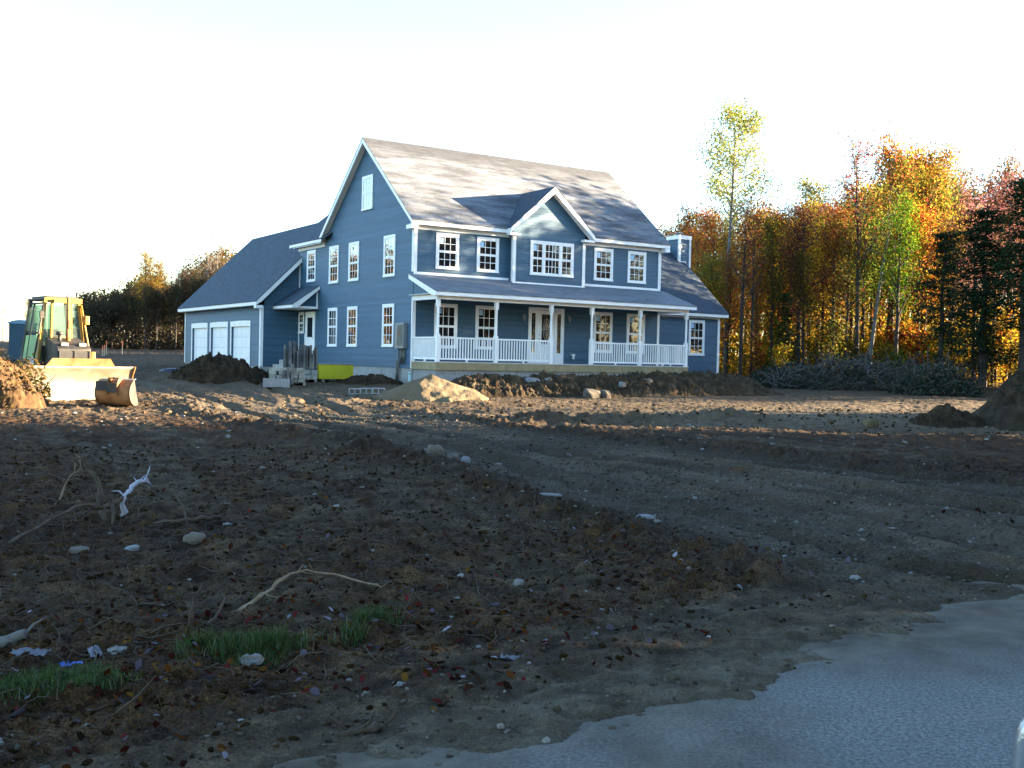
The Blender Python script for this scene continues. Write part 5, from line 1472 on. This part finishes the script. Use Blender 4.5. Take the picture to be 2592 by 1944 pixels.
tree('autumn3', 'tree', at(2100, 55.5), 55.5, 9.9, RUST, 'rust red tree with slim trunk left of the leaning tree', rz=.9)
tree('autumn0', 'tree', at(2255, 58), 58, 14.4, (.27, .12, .025), 'tall glowing orange tree at the highest point of the woods', rz=.1)
tree('autumn4', 'tree', at(2330, 59), 59, 14.0, (.24, .15, .025), 'tall yellow orange tree right of the highest one', rz=.1)
tree('autumn2', 'tree', at(2265, 53), 53, 9.9, (.09, .15, .012), 'bright green bushy tree in the middle of the right hand woods', rz=3.1)
tree('pine0', 'pine_tree', at(2480, 47), 47, 8.2, (.016, .030, .014), 'large dark green pine at the right edge of the woods', cat='pine tree', rz=.4, sx=1.6)
tree('pine1', 'pine_tree', at(2585, 45), 45, 9.3, (.018, .034, .014), 'dark pine cut by the right edge of the picture', cat='pine tree', rz=2, sx=1.5)
tree('pine1', 'pine_tree', at(2380, 51), 51, 7.6, (.020, .036, .018), 'narrow dark pine left of the largest pine', cat='pine tree', rz=3, sx=1.4)
tree('pine0', 'young_pine', at(1985, 53.5), 53.5, 4.6, (.022, .036, .014), 'small dark young pine among the trunks right of the house', cat='pine tree', rz=1)
rg = np.random.default_rng(77)
names = list(CLS)
for d, step, hf in ((56.5, 62, .80), (61, 52, .86), (67, 50, .93), (74, 52, .97), (83, 56, .99)):
    px = 1700 + rg.uniform(0, 30)
    if d > 62: px = 1560
    while px < 2660:
        p = px + rg.uniform(-16, 16)
        dd = d + rg.uniform(-2.2, 2.2)
        x = at(p, dd)
        xb = x > 9.9 + (dd - 50) * -.6 or dd > 64          # keep clear of the house
        # colours drift along the woods like in the photograph
        pool = (['rust red', 'orange', 'brown', 'olive green', 'orange'] if p < 1850 else ['olive green', 'yellow', 'rust red', 'orange'] if p < 2000 else
                ['maroon', 'rust red', 'orange', 'olive green', 'yellow'] if p < 2150 else ['orange', 'olive green', 'yellow', 'bright green'] if p < 2380 else ['dull pink', 'maroon', 'brown', 'dull pink'])
        nm = pool[int(rg.integers(len(pool)))]
        if xb:
            hh = (sky_h(p, dd) - gz(x, dd)) * hf * rg.uniform(.92, 1.10)
            pn = ('thin%d' % rg.integers(2)) if rg.uniform() < (.25 if p < 2380 else .5) else 'autumn%d' % rg.integers(5)
            c = np.array(CLS[nm]) * rg.uniform(.95, 1.6) * (1.3 if p < 2180 else .85)
            tree(pn, 'tree', x, dd, hh, tuple(c), f'{"slender sparse" if pn[0] == "t" else "leafy"} tree with {nm} leaves among the woods right of the house', G1, sx=rg.uniform(.85, 1.15))
        px += step * rg.uniform(.75, 1.25)
for i in range(46):
    p = rg.uniform(1880, 2600); dd = rg.uniform(50.5, 64) if p < 2350 else rg.uniform(54, 64)
    nm = ['yellow', 'olive green', 'orange', 'bright green', 'yellow'][int(rg.integers(5))]
    tree('sapling%d' % rg.integers(2), 'sapling', at(p, dd), dd, rg.uniform(1.6, 3.9), tuple(np.array(CLS[nm]) * rg.uniform(.8, 1.3)),
         f'small sapling with {nm} leaves at the foot of the right hand woods', 'saplings at the foot of the woods', 'sapling', sx=1.15)
# far woods on the left
SKL = [(-60, 840), (60, 830), (190, 800), (230, 745), (300, 715), (345, 690), (370, 660), (405, 690), (430, 680), (470, 650), (510, 640), (560, 620), (700, 600)]
G2 = 'far trees behind the bulldozer and garage'
tree('bare', 'bare_tree', at(520, 112), 112, 14.2, (.16, .11, .05), 'nearly bare tree rising above the garage roof edge', rz=1)
tree('bare', 'bare_tree', at(548, 110), 110, 13.6, (.18, .10, .06), 'second nearly bare tree, closer to the garage roof', rz=2.5)
tree('autumn1', 'tree', at(365, 108), 108, 10.6, (.22, .15, .03), 'sunlit yellow topped tree rising out of the far left woods', rz=2)
tree('autumn3', 'tree', at(400, 109), 109, 9.6, (.20, .13, .03), 'second yellow topped tree in the far left woods', rz=.4)
for d, step, hf in ((106, 15, .88), (114, 17, .95), (122, 20, 1.0)):
    px = 205
    while px < 640:
        p = px + rg.uniform(-5, 5); dd = d + rg.uniform(-2, 2); x = at(p, dd)
        hh = max(2.5, (sky_h(p, dd, SKL) - gz(x, dd)) * hf * rg.uniform(.84, 1.0))
        nm = ['brown', 'olive green', 'brown', 'rust red', 'olive green'][int(rg.integers(5))]
        pn = 'thin%d' % rg.integers(2) if rg.uniform() < .35 else 'autumn%d' % rg.integers(5)
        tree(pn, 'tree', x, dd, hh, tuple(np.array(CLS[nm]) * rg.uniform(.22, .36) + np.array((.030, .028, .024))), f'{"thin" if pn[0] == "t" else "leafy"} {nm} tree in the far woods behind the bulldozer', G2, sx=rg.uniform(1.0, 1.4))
        px += step * rg.uniform(.7, 1.3)
for px, d, h, c in ((70, 150, 6.5, BROWN), (82, 152, 5.5, OLIVE), (5, 160, 9.5, (.2, .2, .2)), (30, 165, 7, (.2, .18, .15))):
    tree('bare' if d > 155 else 'autumn0', 'tree', at(px, d), d, h, c, ('pale thin' if d > 155 else 'small brown') + ' distant tree at the far left behind the portable toilet', 'distant trees at the far left')

# ------------------------------------------------------------------ woodland masses: deep behind the front rows, and out along the road
def woodland(name, spots, label, seed, leaf_n=700, leaf=.16, cb=(.18, .34)):
    rgw = np.random.default_rng(seed); A = Acc(); nw = 0; mi = []
    for (x, y, h, dens) in spots:
        (wv, wf), (lv, lf) = grow_tree(int(rgw.integers(1e6)), h, rgw.uniform(*cb), .24, 14, int(leaf_n * dens), leaf, 1.1, (0, 0), .6, .8, 1.0, 2)
        o = np.array([x, y, gz(x, y)])
        A.add(wv + o, wf); mi += [0] * len(wf); A.add(lv + o, lf); mi += [1] * len(lf)
    V, F = A.get()
    me = mesh_np(name, V, F, False, mi)
    o = link_mesh(name, me, [M['bark'], M['woods']])
    o['label'] = label; o['kind'] = 'stuff'
    return o
sp = []
rw = np.random.default_rng(9)
for i in range(60):                                     # deep in the woods on the right
    d = rw.uniform(90, 112); p = rw.uniform(1560, 2900); x = at(p, d)
    sp.append((x, d, (sky_h(min(p, 2600), d) - 2.0) * rw.uniform(.72, .95), 1.0))
for i in range(34):                                     # deep in the woods on the left
    d = rw.uniform(128, 140); p = rw.uniform(200, 660); x = at(p, d)
    sp.append((x, d, max(4, (sky_h(p, d, SKL) - 2.6) * rw.uniform(.75, .95)), 1.2))
woodland('woodland', sp, 'deep autumn woodland seen between the front trees', 1)
sp = []
def sunline(x, off): return off + .158 * x               # runs along the sun's rays
for i in range(160):                                     # along the road to the right: shades the foreground
    x = rw.uniform(19, 60); y = rw.uniform(-18, sunline(x, 24.0))
    if y > x / .50: continue
    sp.append((x, y, rw.uniform(10, 15), 1.5))
for i in range(34):                                     # close rank that keeps the low sun off the verge
    x = rw.uniform(19, 32); y = rw.uniform(2, sunline(x, 20.5))
    sp.append((x, y, rw.uniform(8, 12), 2.2))
for i in range(2):                                     # thin screen: streaks of light
    x = rw.uniform(30, 64); y = rw.uniform(sunline(x, 26.0), sunline(x, 33.0))
    if y > x / .53: continue
    sp.append((x, y, rw.uniform(7, 12), .5))
for i in range(64):                                     # shades the lower storey
    x = rw.uniform(26, 62); y = rw.uniform(sunline(x, 35.0), sunline(x, 48))
    if y > x / .53: continue
    sp.append((x, y, rw.uniform(9.2, 12.0), 1.5))
woodland('roadside_woodland', sp, 'woodland along the road that shades the building plot', 2, cb=(.06, .16))
sp = [(rw.uniform(-70, -54), rw.uniform(46, 88), rw.uniform(8.5, 10.5), 2.2) for i in range(60)]
woodland('left_woodland', sp, 'autumn woodland across the plot, mirrored in the gable windows', 3, cb=(.05, .15))

def undergrowth(name, n, dist, pxr, hmax, mat, label, seed, leaf=.09):
    rgu = np.random.default_rng(seed); m = n // 60
    d = rgu.uniform(dist[0], dist[1], m); p = rgu.uniform(pxr[0], pxr[1], m); x = (p - 1296) / 2672.9 * d
    h = hmax * rgu.uniform(0, 1, m) ** 1.3
    c = np.repeat(np.stack([x, d, h], 1), 60, 0); c = c + rgu.normal(0, .45, c.shape) * np.array([1, 1, 1.0])
    c[:, 2] = np.abs(c[:, 2]) + ground(c[:, 0], c[:, 1])
    V, F = leaf_quads(c, leaf, rgu)
    o = link_mesh(name, mesh_np(name, V, F, False), mat); o['label'] = label; o['kind'] = 'stuff'
undergrowth('undergrowth', 62000, (55, 84), (1700, 2700), 5.0, M['golden'], 'golden and olive undergrowth among the trunks of the right hand woods', 4)
undergrowth('undergrowth', 26000, (86, 112), (1690, 2750), 6.5, M['woods'], 'deeper shaded undergrowth far back in the right hand woods', 6, .16)
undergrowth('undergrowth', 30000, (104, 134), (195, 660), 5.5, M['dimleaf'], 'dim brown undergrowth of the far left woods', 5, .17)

# ------------------------------------------------------------------ brush along the edge of the woods
def brush(name, cx, cy, L, dep, h, n_tw, n_lf, rz, mat, label, seed, leaf=.06, tw=M['deadwood'], cat='brush pile', tl=(.3, 1.3)):
    rgb = np.random.default_rng(seed); A = Acc(); mi = []
    c, s = math.cos(rz), math.sin(rz)
    def put(P):
        X = cx + P[:, 0] * c - P[:, 1] * s; Y = cy + P[:, 0] * s + P[:, 1] * c
        return np.stack([X - cx, Y - cy, P[:, 2] + ground(X, Y)], 1)
    prof = lambda u: h * (.35 + .65 * np.clip(1 - np.abs(u / L) ** 2.5, 0, 1)) * (.7 + .5 * vnoise(u * .9 + seed, u * 0, seed))
    for i in range(n_tw):
        u = rgb.uniform(-L, L); v = rgb.uniform(-dep, dep); d = rgb.normal(0, 1, 3); d[2] = abs(d[2]) * .5; d /= np.linalg.norm(d)
        l = rgb.uniform(*tl); p0 = np.array([u, v, rgb.uniform(0, .8) * float(prof(np.array([u]))[0])])
        P = np.array([p0, p0 + d * l * .5 + rgb.normal(0, .08, 3), p0 + d * l])
        V, F = tube_np(put(P), np.linspace(rgb.uniform(.008, .03), .005, 3), 4); A.add(V, F); mi += [0] * len(F)
    u = rgb.uniform(-L, L, n_lf); v = rgb.uniform(-dep, dep, n_lf)
    z = prof(u) * rgb.uniform(0, 1, n_lf) ** .7 * np.clip(1.1 - np.abs(v / dep) ** 2, 0, 1)
    C = put(np.stack([u, v, z], 1)); C += rgb.normal(0, .06, C.shape)
    V, F = leaf_quads(C, leaf, rgb); A.add(V, F); mi += [1] * len(F)
    V, F = A.get(); z0 = float(base(0, cy)); V[:, 2] -= z0
    o = link_mesh(name, mesh_np(name, V, F, False, mi), [tw, mat]); o.location = (cx, cy, z0)
    return tag(o, label, cat)
brush('brush_pile', at(2190, 45.5), 45.5, 4.2, 1.0, 1.5, 900, 5500, .05, M['brushleaf'], 'long grey green heap of cut brush before the right hand woods', 5, tw=M['greytwig'])
brush('brush_pile', at(1965, 46.5), 46.5, 1.4, .8, .95, 90, 3500, .1, M['brushleaf'], 'smaller green brush heap right of the dirt berm', 6)
brush('brush_pile', at(2370, 40.5), 40.5, 1.6, .8, 1.2, 120, 3500, .2, M['brushleaf'], 'low brush heap beside the big right mound', 7)
brush('weed_patch', 17.0, 29.2, 3.2, 2.0, 3.0, 130, 2600, .15, M['brushleaf'], 'dark weeds and roots growing over the right dirt mound', 8, .05, cat='weeds', tl=(.12, .55))
brush('weed_patch', -13.3, 26.9, 1.1, 1.0, 1.45, 110, 1300, -.1, M['weeds'], 'brown weeds and roots sticking out of the sunlit dirt heap', 9, .05, cat='weeds', tl=(.12, .55))
brush('weed_patch', at(72, 28.2), 28.2, .5, .4, 1.75, 30, 900, 0, M['weeds'], 'tall brown weed in front of the bulldozer cab', 10, .05, cat='weeds', tl=(.12, .55))

# ------------------------------------------------------------------ what nobody could count: clods, gravel, leaves, twigs, grass
def scatter_xy(n, rg, r0=3.2, r1=26, a=27, bias=1.6):
    r = r0 + (r1 - r0) * rg.uniform(0, 1, n) ** bias; t = rg.uniform(R(-a), R(a), n)
    return r * np.sin(t), r * np.cos(t)
def blobs(name, x, y, size, rg, mat, label, sink=.25, squash=.65, sub=1):
    V0, F0 = IC[sub]; n = len(x); m = len(V0)
    P = V0[None] * (1 + rg.uniform(-.42, .42, (n, m, 1)))
    sc = size[:, None, None] * rg.uniform(.7, 1.3, (n, 1, 3)) * np.array([1, 1, squash])
    P = P * sc
    t = rg.uniform(0, 6.28, n); c, s = np.cos(t)[:, None], np.sin(t)[:, None]
    X = P[..., 0] * c - P[..., 1] * s; Y = P[..., 0] * s + P[..., 1] * c
    z = ground(x, y)
    V = np.stack([X + x[:, None], Y + y[:, None], P[..., 2] + z[:, None] + (size * squash * (1 - 2 * sink))[:, None]], -1).reshape(-1, 3)
    F = (F0[None] + (np.arange(n) * m)[:, None, None]).reshape(-1, 3)
    o = link_mesh(name, mesh_np(name, V, F, False), mat)
    o['label'] = label; o['kind'] = 'stuff'; return o
rs = np.random.default_rng(2024)
x, y = scatter_xy(26000, rs, 3.4, 19, 27, 1.15)
s_ = road_s(x, y); td = track_d(x, y)
k = (s_ > .35) & (rs.uniform(0, 1, len(x)) < np.where(s_ < 1.1, .3, 1)) & (rs.uniform(0, 1, len(x)) < np.where(td > -.3, .004, 1))
x, y = x[k], y[k]
sz = (.004 + .020 * rs.uniform(0, 1, len(x)) ** 5) * (1 + y / 45)
blobs('soil_clods', x, y, sz, rs, M['clods'], 'loose dark soil clods scattered over the plot', .4)
x, y = scatter_xy(26000, rs, 4, 30, 27, 1.2); td = track_d(x, y) + .4 * fbm(x, y, 1.5, 3, 5); s_ = road_s(x, y)
k = (s_ > -.5) & (rs.uniform(0, 1, len(x)) < np.where(td > 0, 1, np.where(td > -.8, .4, np.where(s_ < 1.2, .30, .02))))
x, y = x[k], y[k]
sz = (.004 + .011 * rs.uniform(0, 1, len(x)) ** 3) * (1 + y / 20)
blobs('gravel', x, y, sz, rs, M['pebbles'], 'grey crushed stone on the drive')
x, y = scatter_xy(330, rs, 3.4, 30, 28, 1.1)
k = (road_s(x, y) > .4); x, y = x[k], y[k]
blobs('small_stones', x, y, .008 + .035 * rs.uniform(0, 1, len(x)) ** 5 + .0007 * y, rs, plain('small field stones', (.13, .125, .115), .9, var=.5, scale=.9, bmp=.3), 'small pale stones in the soil', .3, .6, 2)
# clods thrown up on the sunlit strip
n = 3000; x = rs.uniform(-14, 13, n); y = rs.uniform(25, 33, n)
blobs('clods_far', x, y, .012 + .05 * rs.uniform(0, 1, n) ** 5, rs, M['tanclods'], 'rough dirt clods on the sunlit strip', .3, .8)
# fallen leaves: thick along the verge, thinner on the soil
def leaves(n, fx, mat, label, size=.036):
    x, y = fx
    z = ground(x, y)
    rg = rs
    L = size * rg.uniform(.55, 1.3, n)
    t = rg.uniform(0, 6.28, n); tilt = rg.normal(0, .45, (n, 2)); curl = rg.uniform(-.2, .7, n)
    pts = np.array([(-1, 0), (-.35, -.62), (.25, -.75), (1, -.15), (1.25, .05), (.3, .72), (-.4, .58)])
    c, s = np.cos(t)[:, None], np.sin(t)[:, None]
    px_ = pts[:, 0][None] * rg.uniform(.7, 1.15, (n, 7)); py_ = pts[:, 1][None] * rg.uniform(.6, 1.1, (n, 7))
    X = (px_ * c - py_ * s) * L[:, None]; Y = (px_ * s + py_ * c) * L[:, None]
    Z = X * tilt[:, :1] + Y * tilt[:, 1:] + curl[:, None] * L[:, None] * (py_ ** 2)
    V = np.stack([X + x[:, None], Y + y[:, None], Z + z[:, None] + .014 + .25 * L[:, None]], -1).reshape(-1, 3)
    i = np.arange(n)[:, None] * 7
    F = np.vstack([i + np.array([0, 1, 5, 6]), i + np.array([1, 2, 4, 5]), i + np.array([2, 3, 4, 4])][:2]); T = i + np.array([2, 3, 4])
    o = link_mesh('fallen_leaves', mesh_np('fallen_leaves', V, [F, T], False), mat)
    o['label'] = label; o['kind'] = 'stuff'
x, y = scatter_xy(9000, rs, 4.2, 18, 28, 1.0); s_ = road_s(x, y); td = track_d(x, y)
dens = np.exp(-((s_ - 1.9) / 1.5) ** 2) * .8 + .14 * (s_ > 1.2)
dens = dens * np.clip(.45 + 1.6 * fbm(x, y, 1.1, 3, 401), .03, 1.5) * np.where(td > 0, .2, 1) * (s_ > .3)
k = rs.uniform(0, 1, len(x)) < dens; x, y = x[k], y[k]
leaves(len(x), (x, y), M['fallen'], 'fallen maple leaves on the soil', .024)
# twigs and dry stalks
A = Acc()
x, y = scatter_xy(900, rs, 4.2, 16, 28, 1.1); k = (road_s(x, y) > 1.0) & (track_d(x, y) < .1); x, y = x[k], y[k]
for i in range(len(x)):
    st = rs.uniform() < .22
    L = rs.uniform(.05, .28); t = rs.uniform(0, 6.28); d = np.array([math.cos(t), math.sin(t), rs.uniform(.8, 2.5) if st else rs.uniform(-.05, .25)]); d /= np.linalg.norm(d)
    p = np.array([x[i], y[i], gz(x[i], y[i]) + .005]); q = p + d * L * .5 + rs.normal(0, .012, 3); e = p + d * L
    V, F = tube_np(np.array([p, q, e]), np.array([1, .8, .4]) * rs.uniform(.0015, .005), 4); A.add(V, F)
V, F = A.get(); o = link_mesh('twigs', mesh_np('twigs', V, F, True), M['deadwood']); o['label'] = 'small twigs and dry stalks in the soil'; o['kind'] = 'stuff'
# fine roots lying in loops over the dug soil
A = Acc()
for i in range(800):
    t = rs.uniform(R(-27), R(16)); r_ = rs.uniform(5.2, 15); p = np.array([r_ * math.sin(t), r_ * math.cos(t)])
    if road_s(*p) < 1.4 or float(track_d(np.array([p[0]]), np.array([p[1]]))[0]) > -.2: continue
    a = rs.uniform(0, 6.28); q = []
    for s__ in range(7):
        q.append((p[0], p[1], gz(p[0], p[1]) + .008 + .03 * math.sin(s__ * .9) * rs.uniform(0, 1))); a += rs.normal(0, .55); p = p + np.array([math.cos(a), math.sin(a)]) * rs.uniform(.04, .10)
    V, F = tube_np(np.array(q), np.linspace(.005, .0015, 7) * rs.uniform(.3, 1.2), 4); A.add(V, F)
V, F = A.get(); o = link_mesh('loose_roots', mesh_np('loose_roots', V, F, True), M['deadwood']); o['label'] = 'thin torn roots lying over the soil'; o['kind'] = 'stuff'
# grass patch along the verge
def blades(n, cx, cy, sx, sy, rz, h, label, seed, thr=.0):
    rg = np.random.default_rng(seed)
    u = rg.uniform(-1, 1, n * 3); v = rg.uniform(-1, 1, n * 3)
    c, s = math.cos(rz), math.sin(rz)
    x = cx + u * sx * c - v * sy * s; y = cy + u * sx * s + v * sy * c
    k = (rg.uniform(0, 1, n * 3) < np.clip(1.15 - np.hypot(u, v), 0, 1) * np.clip(.5 + 2.4 * fbm(x, y, .5, 3, seed) - thr, 0, 1))
    x, y = x[k][:n], y[k][:n]; n = len(x)
    z = ground(x, y); t = rg.uniform(0, 6.28, n); L = h * rg.uniform(.4, 1.25, n); w_ = rg.uniform(.0016, .0034, n)
    bend = rg.uniform(.15, .9, n); dx, dy = np.cos(t), np.sin(t)
    rows = []
    for f in (0, .5, 1.0):
        px_ = x + dx * bend * L * f * f; py_ = y + dy * bend * L * f * f; pz = z - .01 + L * f * (1 - .3 * bend * f)
        ww_ = w_ * (1 - .85 * f)
        rows.append(np.stack([px_ - dy * ww_, py_ + dx * ww_, pz], 1)); rows.append(np.stack([px_ + dy * ww_, py_ - dx * ww_, pz], 1))
    V = np.stack(rows, 1).reshape(-1, 3); i = np.arange(n)[:, None] * 6
    F = np.vstack([i + np.array([0, 1, 3, 2]), i + np.array([2, 3, 5, 4])])
    o = link_mesh('grass', mesh_np('grass', V, F, False), M['grass']); o['label'] = label; o['kind'] = 'stuff'
blades(7500, at(700, 5.95), 5.95, .55, .2, .5, .10, 'thick tuft of frosty green grass at the verge', 1, .18)
blades(2200, at(965, 6.4), 6.4, .16, .12, .5, .10, 'short tuft of grass at the right end of the verge', 2)
blades(4500, at(490, 5.5), 5.5, .5, .2, .5, .07, 'thin grass along the verge', 3, .3)
blades(6000, at(170, 5.15), 5.15, .55, .22, .45, .06, 'low weeds and grass at the lower left', 4, .32)
